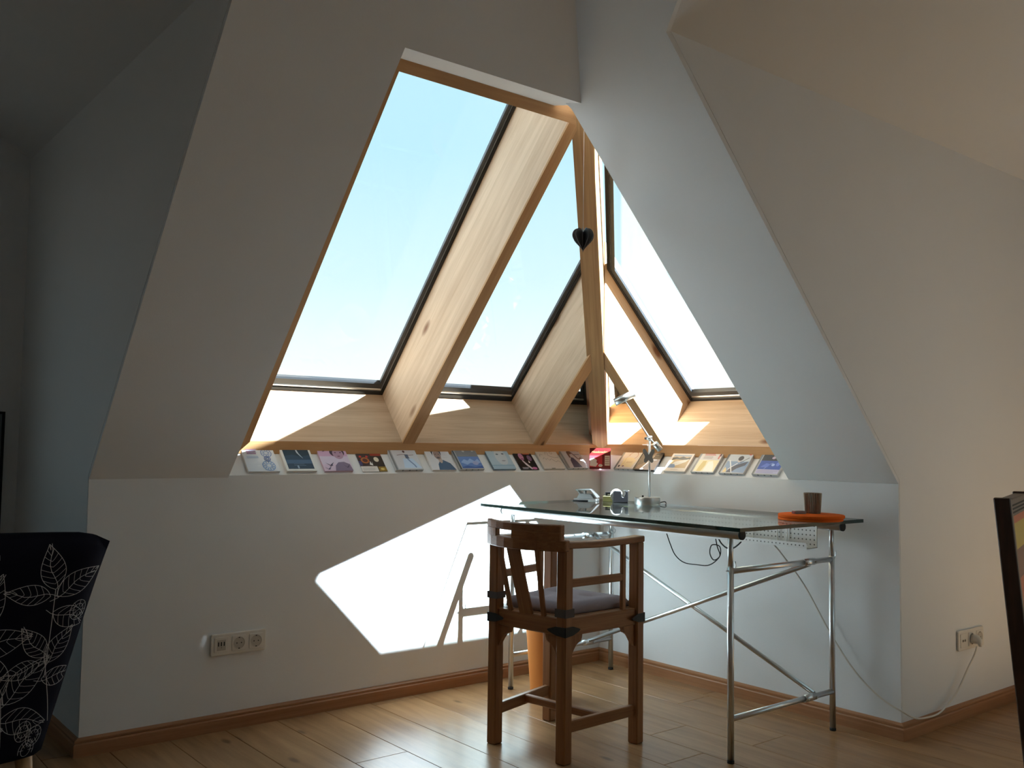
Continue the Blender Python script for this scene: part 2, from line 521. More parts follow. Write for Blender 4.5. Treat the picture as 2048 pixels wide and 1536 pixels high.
dormer_window('added_window', (XM - 6.2, YM + 0.03, 0.8), (XM - 4.1, 0, 2.1), 1, 'unseen casement window added behind the viewer for fill light')  # added out of view to fill the room with sky light

# baseboards: moulded profile swept along each wall
def baseboard(name, a, b, nrm, cut_a, cut_b, label):
    """a, b: ends on the wall line; nrm: into the room; cut: +1 mitre outward, -1 inward, 0 square."""
    a, b, nrm = Vector((*a, 0)), Vector((*b, 0)), Vector((*nrm, 0))
    d = (b - a).normalized()
    prof = [(0, 0), (0.018, 0), (0.018, 0.037), (0.0165, 0.040), (0.0135, 0.042), (0.0145, 0.045), (0.0145, 0.050), (0.010, 0.053), (0.004, 0.0555), (0, 0.056)]
    v = []
    for e_, c in ((a, -cut_a), (b, cut_b)):
        for t, z in prof:
            v.append(e_ + nrm * t + d * (c * t) + Vector((0, 0, z)))
    n = len(prof)
    f = [[i, (i + 1) % n, n + (i + 1) % n, n + i] for i in range(n)] + [list(range(n))[::-1], list(range(n, 2 * n))]
    return struct(put(name, v, f, M['base'], None, frame_of(a, d)), label)
baseboard('baseboard_left', (0, 0), (XC, 0), (0, 1), -1, 1, 'brown moulded baseboard under the left knee wall')
baseboard('baseboard_right', (0, 0), (0, YC), (1, 0), -1, 1, 'brown moulded baseboard under the right knee wall')
baseboard('baseboard_left_cheek', (XC, 0), (XC, YD), (1, 0), 1, -1, 'brown moulded baseboard in the left dormer')
baseboard('baseboard_right_cheek', (0, YC), (XD, YC), (0, 1), 1, -1, 'brown moulded baseboard under the pale side wall')

# ------------------------------------------------------------------ timber of the corner window
VF = 0.20       # vertical offset of the rafter faces from the plaster
VB = 0.68       # outer side of the rafters
def rail_left(): pass
# purlins (rails) on the sill
struct(prism('trim_1', [(-0.066, -0.067, 0.9445), (-0.066, -0.067, 0.993), (-0.066, -0.33, 0.993), (-0.066, -0.33, 0.9445)], (1.90, 0, 0), M['beam'], grain=(1, 0, 0), bevel=0.002), 'long wooden rail above the row of covers on the left')
struct(prism('trim_2', [(-0.067, -0.066, 0.9455), (-0.067, -0.066, 0.996), (-0.33, -0.066, 0.996), (-0.33, -0.066, 0.9455)], (0, 1.15, 0), M['beam'], grain=(0, 1, 0), bevel=0.002), 'wooden rail above the row of covers on the right')
# inclined boards between rail and window
struct(prism('trim_3', [(-0.45, -0.068, 0.9935), (-0.45, -0.268, 1.246), (-0.45, -0.33, 1.246), (-0.45, -0.33, 0.9935)], (2.25, 0, 0), M['spruce'], grain=(1, 0, 0)), 'pale inclined board below the left windows')
struct(prism('trim_4', [(-0.068, -0.45, 0.9965), (-0.305, -0.45, 1.246), (-0.36, -0.45, 1.246), (-0.36, -0.45, 0.9965)], (0, 1.50, 0), M['spruce'], grain=(0, 1, 0)), 'pale inclined board below the right window')

def rafter_left(name, xa0, xb0, xa1, xb1, y0, y1, label):
    """side faces xa (towards +x) and xb; bottom at y0, top at y1; tapers by the measured lean."""
    e = empty(name, (xa0, y0, HL + TL * y0 + VF)); struct(e, label)
    def F(xx, y, v): return Vector((xx, y, HL + TL * y + v))
    def at(y, a, b): t = (y - y0) / (y1 - y0); return a + (b - a) * t
    # front strip with room-side shade put into its colour, body board behind it
    c = 0.012
    for nm, v0, v1, m in (('front_edge', VF, VF + c, M['beam']), ('board', VF + c, 0.645, M['spruce'])):
        vv, ff = [], []
        for y, xa, xb in ((-0.31, xa0, xb0), (y1, xa1, xb1)):
            vv += [F(xa, y, v0), F(xb, y, v0), F(xb, y, v1), F(xa, y, v1)]
        ff = [[0, 1, 2, 3], [7, 6, 5, 4], [0, 4, 5, 1], [1, 5, 6, 2], [2, 6, 7, 3], [3, 7, 4, 0]]
        put(nm, vv, ff, m, e, frame_of(vv[0], (0, 1, TL)))
    return e
def rafter_right(name, ya0, yb0, x0, x1, label):
    e = empty(name, (x0, ya0, HR + TR * x0 + VF)); struct(e, label)
    def F(xx, y, v): return Vector((xx, y, HR + TR * xx + v))
    c = 0.012  # front strip again has the room-side shade in its colour
    for nm, v0, v1, m in (('front_edge', VF, VF + c, M['beam']), ('board', VF + c, VB, M['spruce'])):
        vv = []
        for xx in (-0.31, x1):
            vv += [F(xx, ya0, v0), F(xx, yb0, v0), F(xx, yb0, v1), F(xx, ya0, v1)]
        ff = [[0, 1, 2, 3], [7, 6, 5, 4], [0, 4, 5, 1], [1, 5, 6, 2], [2, 6, 7, 3], [3, 7, 4, 0]]
        put(nm, vv, ff, m, e, frame_of(vv[0], (1, 0, TR)))
    return e
rafter_left('trim_5', 1.83, 1.708, 1.82, 1.700, -0.062, 1.02, 'wooden rafter at the left edge of the large window')
rafter_left('trim_6', 1.062, 1.000, 1.028, 0.984, -0.062, 1.00, 'wide pale rafter between the two left windows')
rafter_left('trim_7', 0.367, 0.301, 0.338, 0.275, -0.062, 0.30, 'short pale rafter left of the hip beam')
rafter_right('trim_8', 0.325, 0.262, -0.067, 0.30, 'short sunlit rafter right of the hip beam')
rafter_right('trim_9', 1.06, 1.005, -0.067, 1.02, 'rafter at the right edge of the right window')
# header beams at the top
def hdr(name, pts, vec, label):
    return struct(prism(name, pts, vec, M['beam'], grain=vec), label)
hdr('trim_10', [SLp(1.86, 0.893, VF), SLp(1.86, 1.03, VF), SLp(1.86, 1.03, VB), SLp(1.86, 0.893, VB - 0.02)], (-0.95, 0, 0), 'brown header beam above the left windows')
hdr('trim_11', [SRp(0.893, 1.09, VF), SRp(1.05, 1.09, VF), SRp(1.05, 1.09, VB), SRp(0.893, 1.09, VB - 0.02)], (0, -0.20, 0), 'header beam above the right window')
# hip beam in the corner
hw = 0.036
hd = Vector((TL / TR, 1, TL))                  # along the hip
hn = Vector((-1, TL / TR, 0)).normalized()     # to its right side
def hipp(y, v): return Vector((hipx(y), y, HL + TL * y + v)) - hn * 0.012
y0, y1 = 0.0, 1.02
vv = []
for y, vlo in ((y0 - 0.33, 0.175), (y1, 0.175)):
    vv += [hipp(y, vlo) - hn * hw, hipp(y, vlo) + hn * hw, hipp(y, 0.74) + hn * hw, hipp(y, 0.74) - hn * hw]
struct(put('trim_12', vv, [[0, 1, 2, 3], [7, 6, 5, 4], [0, 4, 5, 1], [1, 5, 6, 2], [2, 6, 7, 3], [3, 7, 4, 0]], M['hip'], None, frame_of(vv[0], hd)), 'rough honey-coloured hip beam rising from the room corner')

# ------------------------------------------------------------------ roof windows
def inset(poly, d):
    n = len(poly)
    area = sum(poly[i][0] * poly[(i + 1) % n][1] - poly[(i + 1) % n][0] * poly[i][1] for i in range(n))
    sg = 1 if area > 0 else -1
    lines = []
    for i in range(n):
        a, b = Vector(poly[i]), Vector(poly[(i + 1) % n])
        t = (b - a).normalized()
        nn = Vector((-t.y, t.x)) * sg
        lines.append((a + nn * d, t))
    out = []
    for i in range(n):
        (p_, t), (q, s) = lines[i - 1], lines[i]
        den = t.x * s.y - t.y * s.x
        k = ((q.x - p_.x) * s.y - (q.y - p_.y) * s.x) / den
        out.append(p_ + t * k)
    return out

def roof_window(name, poly, P, label):
    """poly in the plane's own 2D coords, P(a, b, v) -> world."""
    c = P(*poly[0], 0)
    e = empty(name, c); struct(e, label)
    def ring(nm, d0, d1, v0, v1, m):
        A, B = inset(poly, d0) if d0 else [Vector(q) for q in poly], inset(poly, d1)
        n = len(poly)
        v = [P(*q, v0) for q in A] + [P(*q, v0) for q in B] + [P(*q, v1) for q in A] + [P(*q, v1) for q in B]
        f = []
        for k in range(n):
            k2 = (k + 1) % n
            f += [[k, k2, n + k2, n + k], [2 * n + k, 3 * n + k, 3 * n + k2, 2 * n + k2], [k, 2 * n + k, 2 * n + k2, k2], [n + k, n + k2, 3 * n + k2, 3 * n + k]]
        return put(nm, v, f, m, e)
    ring('outer_frame', -0.004, 0.011, 0.0, 0.026, M['seal'])
    ring('bead', 0.011, 0.0145, 0.006, 0.026, M['alu'])
    ring('sash', 0.0145, 0.030, 0.010, 0.026, M['frame'])
    g = inset(poly, 0.024)
    prism('pane', [P(*q, 0.018) for q in g], P(0, 0, 0.008) - P(0, 0, 0), M['pane'], e)
    return e
def PLf(a, b, v): return Vector((a, b, 1.194 + 1.20 * (b + 0.22) + v))
def PRf(b, a, v): return Vector((a, b, 1.199 + 1.0 * (a + 0.26) + v))
roof_window('window_1', [(1.062, -0.225), (1.712, -0.225), (1.712, 0.80), (1.034, 0.80)], PLf, 'large tilted roof window left of the wide rafter')
roof_window('window_2', [(0.362, -0.222), (0.998, -0.222), (0.986, 0.80), (0.915, 0.80), (0.348, 0.272)], PLf, 'roof window between the wide rafter and the hip beam')
roof_window('window_3', [(0.327, -0.262), (0.325, 0.282), (0.82, 0.80), (1.03, 0.80), (1.03, -0.262)], PRf, 'roof window right of the hip beam')
# closed corner between the short rafter and the hip beam
vv = []
for y, va, vb in ((-0.33, 0.25, 1.05), (0.26, 0.25, 0.90)):
    vv += [hipp(y, va) - hn * (hw + 0.018), hipp(y, va) - hn * hw, hipp(y, vb) - hn * hw, hipp(y, vb) - hn * (hw + 0.018)]
struct(put('trim_13', vv, [[0, 1, 2, 3], [7, 6, 5, 4], [0, 4, 5, 1], [1, 5, 6, 2], [2, 6, 7, 3], [3, 7, 4, 0]], M['spruce'], None, frame_of(vv[0], hd)), 'knotty board closing the corner left of the hip beam')
roof_window('window_8', [(0.300, -0.222), (-0.12, -0.222), (0.300, 0.195)], PLf, 'small triangular roof window left of the hip beam')
roof_window('window_6', [(0.262, -0.262), (0.262, 0.215), (-0.16, -0.262)], PRf, 'small triangular roof window beside the hip beam')

# ------------------------------------------------------------------ glass desk on a tubular trestle
ZT = 0.744
GX0, GX1, GY0, GY1 = 0.040, 0.738, 0.045, 1.368
LX0, LX1, LY0, LY1 = 0.097, 0.667, 0.172, 1.276
desk = tag(empty('desk', (0.39, 0.71, 0)), 'glass-topped desk on a thin chrome tube trestle in the corner', 'desk')
prism('glass_top', [(GX0, GY0, ZT - 0.012), (GX1, GY0, ZT - 0.012), (GX1, GY1, ZT - 0.012), (GX0, GY1, ZT - 0.012)], (0, 0, 0.012), M['desk_glass'], desk, side_mat=M['desk_edge'])
bpy.data.objects['glass_top'].data.materials.append(M['glass_under'])
bpy.data.objects['glass_top'].data.polygons[0].material_index = 2
ZR = ZT - 0.012 - 0.016
for lx in (LX0, LX1):
    rl = tube('top_rail', [(lx, 0.115, ZR), (lx, 1.318, ZR)], 0.0155, M['chrome'], desk, 16)
    for yy, s_ in ((0.115, -1), (1.318, 1)):
        tube('end_cap', [(lx, yy, ZR), (lx, yy + s_ * 0.006, ZR)], 0.0158, M['rubber'], rl, 16)
    for ly in (LY0, LY1):
        lg = tube('leg', [(lx, ly, 0.008), (lx, ly, 0.61)], 0.0105, M['chrome'], desk, 12)
        tube('leg_foot', [(lx, ly, 0.0), (lx, ly, 0.010)], 0.0112, M['rubber'], lg, 12)
        tube('extension', [(lx, ly, 0.60), (lx, ly, ZR)], 0.0088, M['chrome'], lg, 12)
        s_ = 1 if ly == LY1 else -1
        tube('pin', [(lx + 0.022, ly, 0.600), (lx - 0.020, ly, 0.600), (lx - 0.026, ly, 0.612), (lx - 0.014, ly + 0.008 * s_, 0.628)], 0.002, M['chrome'], lg, 6)
for ly in (LY0, LY1):
    for z in (0.598, 0.136):
        tube('cross_bar', [(LX0, ly, z), (LX1, ly, z)], 0.0095, M['chrome'], desk, 12)
        cl = tube('clamp', [(0.205, ly, z), (0.270, ly, z)], 0.0125, M['chrome'], desk, 12)
        tube('clamp_screw', [(0.213, ly + 0.016, z), (0.213, ly - 0.016, z)], 0.004, M['steel'], cl, 8)
        tube('clamp_screw', [(0.262, ly + 0.016, z), (0.262, ly - 0.016, z)], 0.004, M['steel'], cl, 8)
tube('diagonal_brace', [(0.212, LY1, 0.146), (0.212, LY0, 0.602)], 0.0085, M['chrome'], desk, 12)
tube('diagonal_brace', [(0.234, LY1, 0.590), (0.234, LY0, 0.142)], 0.0085, M['chrome'], desk, 12)

# perforated cable tray hung under the glass
tray = tag(empty('cable_tray', (0.14, 0.8, 0.63)), 'white perforated metal cable tray hung under the desk glass', 'cable tray')
T = Matrix.Identity(4)
def sheet(name, pts, n, parent):
    """thin perforated plate, local X along the tray, local Z its normal"""
    a, b, c, d = [Vector(q) for q in pts]
    x = (b - a).normalized(); z = Vector(n).normalized(); y = z.cross(x)
    fr = Matrix(((x.x, y.x, z.x, a.x), (x.y, y.y, z.y, a.y), (x.z, y.z, z.z, a.z), (0, 0, 0, 1)))
    v = [a, b, c, d] + [q - z * 0.0012 for q in (a, b, c, d)]
    return put(name, v, [[0, 1, 2, 3], [7, 6, 5, 4], [0, 4, 5, 1], [1, 5, 6, 2], [2, 6, 7, 3], [3, 7, 4, 0]], M['perf'], parent, fr)
ty0, ty1 = 0.42, 1.232
sheet('back_plate', [(0.118, ty0, 0.637), (0.118, ty1, 0.637), (0.118, ty1, 0.722), (0.118, ty0, 0.722)], (1, 0, 0), tray)
sheet('bottom_plate', [(0.118, ty0, 0.637), (0.118, ty1, 0.637), (0.185, ty1, 0.637), (0.185, ty0, 0.637)], (0, 0, 1), tray)
sheet('front_lip', [(0.185, ty0, 0.637), (0.185, ty1, 0.637), (0.185, ty1, 0.655), (0.185, ty0, 0.655)], (1, 0, 0), tray)
tube('edge_wire', [(0.120, ty1, 0.724), (0.120, ty1, 0.636), (0.186, ty1, 0.636)], 0.0022, M['white'], tray, 8)
for yy in (0.86, 0.955):
    tube('cable_tie', smooth_path([(0.121, yy, 0.722), (0.123, yy + .002, 0.68), (0.125, yy, 0.638), (0.15, yy, 0.635)], 4), 0.0018, M['white'], tray, 6)
loop = [(0.126, 1.09 + 0.022 * math.sin(t), 0.676 + 0.046 * math.cos(t)) for t in [k * 2 * math.pi / 20 for k in range(21)]]
tube('cable_tie', loop, 0.0022, M['white'], tray, 6)

# cords
ck = tag(tube('white_cable', smooth_path([(0.085, 1.02, 0.628), (0.07, 1.05, 0.59), (0.035, 1.122, 0.482), (0.03, 1.225, 0.324), (0.03, 1.323, 0.205), (0.03, 1.418, 0.134), (0.028, 1.50, 0.102), (-0.03, 1.515, 0.075), (-0.119, 1.51, 0.062), (-0.20, 1.506, 0.060), (-0.262, 1.504, 0.075), (-0.35, 1.503, 0.115), (-0.425, 1.508, 0.190), (-0.462, 1.515, 0.235), (-0.478, 1.516, 0.262)], 6), 0.0032, M['cream'], None, 8), 'cream power cord running from under the desk to the right-hand socket', 'cord')
tag(tube('lamp_cord', smooth_path([(0.15, 0.545, 0.633), (0.14, 0.556, 0.59), (0.13, 0.575, 0.545), (0.12, 0.613, 0.518), (0.12, 0.68, 0.516), (0.12, 0.745, 0.522), (0.12, 0.795, 0.560), (0.125, 0.80, 0.600), (0.13, 0.765, 0.603), (0.13, 0.755, 0.57), (0.13, 0.775, 0.545), (0.13, 0.805, 0.565), (0.14, 0.80, 0.60), (0.15, 0.80, 0.633)], 6), 0.0022, M['black'], None, 8), 'thin black cord looping below the perforated tray', 'cord')
tag(tube('charger_cord', smooth_path([(0.17, 0.83, 0.636), (0.17, 0.845, 0.618), (0.17, 0.87, 0.604), (0.17, 0.90, 0.606), (0.17, 0.925, 0.622), (0.17, 0.94, 0.636)], 6), 0.003, M['black'], None, 8), 'short black cord sagging under the middle of the perforated tray', 'cord')

# ------------------------------------------------------------------ wooden armchair with cushion
ch_o = Vector((1.134, 0.840, 0.0))
ch_f = Vector((-0.988, -0.152, 0)).normalized()
ch_s = Vector((-0.152, 0.988, 0)).normalized()
def CH(f, s, z): return ch_o + ch_f * f + ch_s * s + Vector((0, 0, z))
chair = tag(empty('armchair', CH(0.17, 0, 0)), 'brown wooden armchair with slatted back standing at the glass desk', 'chair')
def hexa(name, pts8, mat, parent, grain, bevel=0.003):
    return put(name, pts8, [[0, 1, 2, 3], [7, 6, 5, 4], [0, 4, 5, 1], [1, 5, 6, 2], [2, 6, 7, 3], [3, 7, 4, 0]], mat, parent, frame_of(pts8[0], grain), bevel=bevel)
def cbar(name, A, B, wf, ws, wz, parent=chair, bevel=0.003):
    """bar between local points A and B; half sizes in the two cross directions"""
    A, B = CH(*A), CH(*B)
    d = (B - A).normalized()
    up = Vector((0, 0, 1)) if abs(d.z) < 0.9 else ch_f
    sd = d.cross(up).normalized(); up = sd.cross(d)
    p = []
    for q in (A, B):
        p += [q - sd * ws - up * wz, q + sd * ws - up * wz, q + sd * ws + up * wz, q - sd * ws + up * wz]
    return hexa(name, p, M['teak'], parent, d, bevel)
LG = 0.0195
legs = {'bl': (0.019, -0.166), 'br': (0.019, 0.129), 'fl': (0.347, -0.203), 'fr': (0.354, 0.168)}
# local axes of legs follow the chair's sides
for k, (f, s) in legs.items():
    top = 0.668
    p = []
    for z, c in ((0.0, 0.004), (0.006, 0.0), (top, 0.0)):
        pass
    hexa('leg', [CH(f - LG, s - LG, 0), CH(f + LG, s - LG, 0), CH(f + LG, s + LG, 0), CH(f - LG, s + LG, 0),
                 CH(f - LG, s - LG, top), CH(f + LG, s - LG, top), CH(f + LG, s + LG, top), CH(f - LG, s + LG, top)], M['teak'], chair, (0, 0, 1), 0.004)
def rail(name, a, b, z0, z1, th):
    (fa, sa), (fb, sb) = legs[a], legs[b]
    zc_ = (z0 + z1) / 2
    return cbar(name, (fa, sa, zc_), (fb, sb, zc_), 0, th, (z1 - z0) / 2)
for a, b in (('bl', 'br'), ('br', 'fr'), ('fr', 'fl'), ('fl', 'bl')):
    rail('seat_rail', a, b, 0.392, 0.448, 0.012)
rail('stretcher', 'br', 'fr', 0.092, 0.128, 0.010)
rail('stretcher', 'bl', 'fl', 0.092, 0.128, 0.010)
cbar('stretcher', (0.19, -0.182, 0.113), (0.19, 0.148, 0.113), 0, 0.010, 0.013)
# seat board
put('seat_board', [CH(0.03, -0.165, 0.436), CH(0.345, -0.20, 0.436), CH(0.345, 0.166, 0.436), CH(0.03, 0.128, 0.436), CH(0.03, -0.165, 0.449), CH(0.345, -0.20, 0.449), CH(0.345, 0.166, 0.449), CH(0.03, 0.128, 0.449)],
    [[0, 1, 2, 3], [7, 6, 5, 4], [0, 4, 5, 1], [1, 5, 6, 2], [2, 6, 7, 3], [3, 7, 4, 0]], M['teak'], chair, frame_of(CH(0, 0, 0.4), ch_s))
# scalloped brackets under the rails
def bracket(a, b):
    (fa, sa), (fb, sb) = legs[a], legs[b]
    A, B = CH(fa, sa, 0), CH(fb, sb, 0)
    d = (B - A).normalized(); n = Vector((-d.y, d.x, 0)) * 0.009
    A = A + d * LG
    prof = [(0, 0.394), (0.052, 0.394), (0.050, 0.381), (0.046, 0.372), (0.036, 0.368), (0.026, 0.362), (0.016, 0.350), (0.006, 0.334), (0, 0.322)]
    prism('bracket', [A + d * x_ + Vector((0, 0, z_)) - n for x_, z_ in prof], n * 2, M['teak'], chair, grain=(0, 0, 1))
for a, b in (('bl', 'br'), ('br', 'bl'), ('br', 'fr'), ('fr', 'br'), ('fr', 'fl'), ('fl', 'fr'), ('fl', 'bl'), ('bl', 'fl')):
    bracket(a, b)
# iron corner straps: pointed plates on both outer faces
def strap(f, s, df, ds, z):
    c = CH(f + df * (LG + 0.0006), s + ds * (LG + 0.0006), z)
    for dirv, nrm in ((ch_f * -df, ch_s * ds), (ch_s * -ds, ch_f * df)):
        prof = [(-0.0006, 0.013), (0.040, 0.012), (0.066, 0.004), (0.074, 0.0), (0.066, -0.006), (0.036, -0.015), (-0.0006, -0.018)]
        prism('iron_strap', [c + dirv * x_ + Vector((0, 0, z_)) for x_, z_ in prof], nrm * 0.0022, M['iron'], chair)
strap(*legs['br'], -1, 1, 0.410); strap(*legs['bl'], -1, -1, 0.418)
strap(*legs['fr'], 1, 1, 0.418); strap(*legs['fl'], 1, -1, 0.418)
# arms: flat tops from back post to front post, side slat and middle rail
for bk, fk in (('br', 'fr'), ('bl', 'fl')):
    (fb, sb), (ff, sf) = legs[bk], legs[fk]
    arm = []
    n = 10
    for i in range(n + 1):
        t = i / n
        f = fb - LG + (ff + LG + 0.002 - fb + LG) * t
        s = sb + (sf - sb) * t
        z = 0.677 - 0.005 * math.sin(math.pi * t)
        hwid = 0.021
        arm.append((CH(f, s - hwid, z - 0.010), CH(f, s + hwid, z - 0.010), CH(f, s + hwid, z + 0.011), CH(f, s - hwid, z + 0.011)))
    v = [q for r_ in arm for q in r_]
    fc = [[0, 1, 2, 3], [4 * n + 3, 4 * n + 2, 4 * n + 1, 4 * n]]
    for i in range(n):
        for k in range(4):
            k2 = (k + 1) % 4
            fc.append([4 * i + k, 4 * i + 4 + k, 4 * i + 4 + k2, 4 * i + k2])
    put('armrest', v, fc, M['teak'], chair, frame_of(v[0], ch_f), bevel=0.003)
    tt = 0.80
    fs, ss = fb + (ff - fb) * tt, sb + (sf - sb) * tt
    cbar('arm_slat', (fs, ss, 0.445), (fs, ss, 0.672), 0, 0.007, 0.011)
    cbar('side_rail', (fb, sb, 0.555), (fs, ss, 0.555), 0, 0.007, 0.013)
# curved crest rail with a hand hole
def crest_f(s): # bulge behind the posts
    t = (s + 0.0185) / 0.170
    return 0.004 - 0.058 * (1 - t * t)
def crest_piece(name, s0, s1, zlo, zhi, th=0.011, n=8):
    v, fc = [], []
    for i in range(n + 1):
        s = s0 + (s1 - s0) * i / n
        f = crest_f(s)
        for df, z in ((-th, zlo), (th, zlo), (th, zhi), (-th, zhi)):
            v.append(CH(f + df, s, z))
    fc = [[0, 1, 2, 3], [4 * n + 3, 4 * n + 2, 4 * n + 1, 4 * n]]
    for i in range(n):
        for k in range(4):
            k2 = (k + 1) % 4
            fc.append([4 * i + k, 4 * i + 4 + k, 4 * i + 4 + k2, 4 * i + k2])
    return put(name, v, fc, M['teak'], chair, frame_of(v[0], ch_s), bevel=0.003)
crest_piece('crest_rail', -0.190, 0.152, 0.658, 0.694)
crest_piece('crest_top', -0.190, 0.138, 0.716, 0.742)
crest_piece('crest_block', -0.190, -0.110, 0.690, 0.720, n=4)
crest_piece('crest_block', -0.030, 0.138, 0.690, 0.720, n=5)
for s0, s1, hwid in ((-0.100, -0.092, 0.009), (-0.028, -0.024, 0.028), (0.062, 0.050, 0.009)):
    cbar('back_slat', (0.016, s1, 0.444), (crest_f(s0), s0, 0.664), 0, hwid, 0.005, bevel=0.002) if False else None
    A0, B0 = CH(0.012, s1, 0.444), CH(crest_f(s0), s0, 0.666)
    d = (B0 - A0).normalized(); sd = ch_s; nf = d.cross(sd).normalized()
    p = []
    for q in (A0, B0):
        p += [q - sd * hwid - nf * 0.005, q + sd * hwid - nf * 0.005, q + sd * hwid + nf * 0.005, q - sd * hwid + nf * 0.005]
    hexa('back_slat', p, M['teak'], chair, d, 0.002)

# seat cushion, tufted, tied with straps to the posts
def cushion():
    n = 22
    v, fc = [], []
    tuft = [(0.3, 0.3), (0.7, 0.3), (0.3, 0.7), (0.7, 0.7)]
    def pt(i, j, top):
        a, b = i / n, j / n
        f = 0.048 + 0.298 * a
        hw_ = 0.128 + 0.036 * a
        s = -0.0185 + (b - 0.5) * 2 * hw_
        e = min(a, 1 - a, b, 1 - b)
        r = min(1.0, e / 0.10)
        h = 0.017 + 0.006 * math.sqrt(max(0, 1 - (1 - r) ** 2)) if top else 0
        z = 0.450
        if top:
            z += 0.036 * (0.45 + 0.55 * math.sqrt(max(0.0, 1 - (1 - r) ** 2)))
            for ta, tb in tuft:
                z -= 0.012 * math.exp(-((a - ta) ** 2 + (b - tb) ** 2) / 0.006)
        return CH(f, s, z)
    for top in (True, False):
        for i in range(n + 1):
            for j in range(n + 1):
                v.append(pt(i, j, top))
    N2 = (n + 1) ** 2
    for i in range(n):
        for j in range(n):
            a = i * (n + 1) + j
            fc.append([a, a + 1, a + n + 2, a + n + 1])
            fc.append([N2 + a, N2 + a + n + 1, N2 + a + n + 2, N2 + a + 1])
    rim = [j for j in range(n + 1)] + [i * (n + 1) + n for i in range(1, n + 1)] + [n * (n + 1) + j for j in range(n - 1, -1, -1)] + [i * (n + 1) for i in range(n - 1, 0, -1)]
    for k in range(len(rim)):
        a, b = rim[k], rim[(k + 1) % len(rim)]
        fc.append([a, b, N2 + b, N2 + a])
    return put('cushion_body', v, fc, M['cushion'], cu, smooth=True)
cu = tag(empty('seat_cushion', CH(0.2, 0, 0.45)), 'flat lilac-grey tufted cushion on the wooden armchair seat', 'cushion')
cushion()
for k in ('br', 'bl'):
    f, s = legs[k]
    z0, z1, e = (0.452, 0.478, LG + 0.001) if k == 'br' else (0.478, 0.500, LG + 0.001)
    o_, i_ = e + 0.0015, e
    pts_o = [CH(f - o_, s - o_, z0), CH(f + o_, s - o_, z0), CH(f + o_, s + o_, z0), CH(f - o_, s + o_, z0)]
    pts_i = [CH(f - i_, s - i_, z0), CH(f + i_, s - i_, z0), CH(f + i_, s + i_, z0), CH(f - i_, s + i_, z0)]
    up = Vector((0, 0, z1 - z0))
    v = pts_o + pts_i + [q + up for q in pts_o] + [q + up for q in pts_i]
    fc = []
    for a in range(4):
        b = (a + 1) % 4
        fc += [[a, b, 4 + b, 4 + a], [8 + a, 12 + a, 12 + b, 8 + b], [a, 8 + a, 8 + b, b], [4 + a, 4 + b, 12 + b, 12 + a]]
    put('tie_strap', v, fc, M['strap'], cu)

# ------------------------------------------------------------------ waste bin
wb = tag(empty('waste_bin', (0.62, 0.36, 0)), 'orange tapered waste bin on the floor behind the wooden armchair', 'waste bin')
Tb = Matrix.Translation((0.632, 0.372, 0))
lathe('bin_body', [(0.0, 0.0), (0.070, 0.0), (0.074, 0.004), (0.096, 0.285), (0.100, 0.290), (0.098, 0.294), (0.093, 0.290), (0.071, 0.008), (0.0, 0.008)], Tb, M['terra'], wb, 36)


# ------------------------------------------------------------------ things on the desk
ZD = ZT
# desk lamp
LB = Vector((0.138, 0.426, ZD))
lamp = tag(empty('desk_lamp', LB), 'slim silver desk lamp with tilted tube head on the glass desk', 'lamp')
lathe('base', [(0.0, 0.0), (0.053, 0.0), (0.0545, 0.003), (0.0545, 0.028), (0.053, 0.031), (0.0, 0.031)], Matrix.Translation(LB), M['steel'], lamp, 40)
tube('switch_button', [LB + Vector((0.012, -0.015, 0.031)), LB + Vector((0.012, -0.015, 0.037))], 0.004, M['black'], lamp, 10)
PB = LB + Vector((-0.002, 0.010, 0.0))
ZJ = 1.026
tube('post', [PB + Vector((0, 0, 0.028)), Vector((PB.x, PB.y, ZJ))], 0.0048, M['chrome'], lamp, 12)
J = Vector((PB.x, PB.y, ZJ))
jt = box('joint', (-0.010, -0.008, -0.010), (0.012, 0.008, 0.008), M['chrome'], lamp, T=Matrix.Translation(J), bevel=0.002)
tube('joint_knob', [J + Vector((0.01, -0.016, -0.002)), J + Vector((0.01, 0.016, -0.002))], 0.006, M['chrome'], jt, 10)
HD = Vector((0.185, 0.334, 1.189))
CW = Vector((0.121, 0.466, 0.990))
tube('arm', [HD, J, CW], 0.0028, M['chrome'], lamp, 10)
tube('arm', [HD + Vector((0.008, 0.004, 0.004)), J + Vector((0.008, 0.004, 0.004))], 0.0016, M['chrome'], lamp, 8)
cwd = (J - CW).normalized()
tube('counterweight', [CW - Vector((0.012, -0.004, 0.014)), CW + Vector((0.012, -0.004, 0.014))], 0.013, M['chrome'], lamp, 16)
hdv = Vector((-0.70, 0.56, 0.42)).normalized()
hd_ = tube('lamp_head', [HD - hdv * 0.046 + Vector((0, 0, 0.008)), HD + hdv * 0.046 + Vector((0, 0, 0.008))], 0.0165, M['steel'], lamp, 24)
tube('lamp_opening', [HD - hdv * 0.0465 + Vector((0, 0, 0.008)), HD - hdv * 0.044 + Vector((0, 0, 0.008))], 0.0145, M['white'], hd_, 24)
tube('power_lead', smooth_path([LB + Vector((-0.040, 0.036, 0.008)), LB + Vector((-0.055, 0.050, 0.012)), LB + Vector((-0.052, 0.060, 0.004)), LB + Vector((-0.036, 0.070, 0.002))], 4), 0.0022, M['black'], lamp, 6)

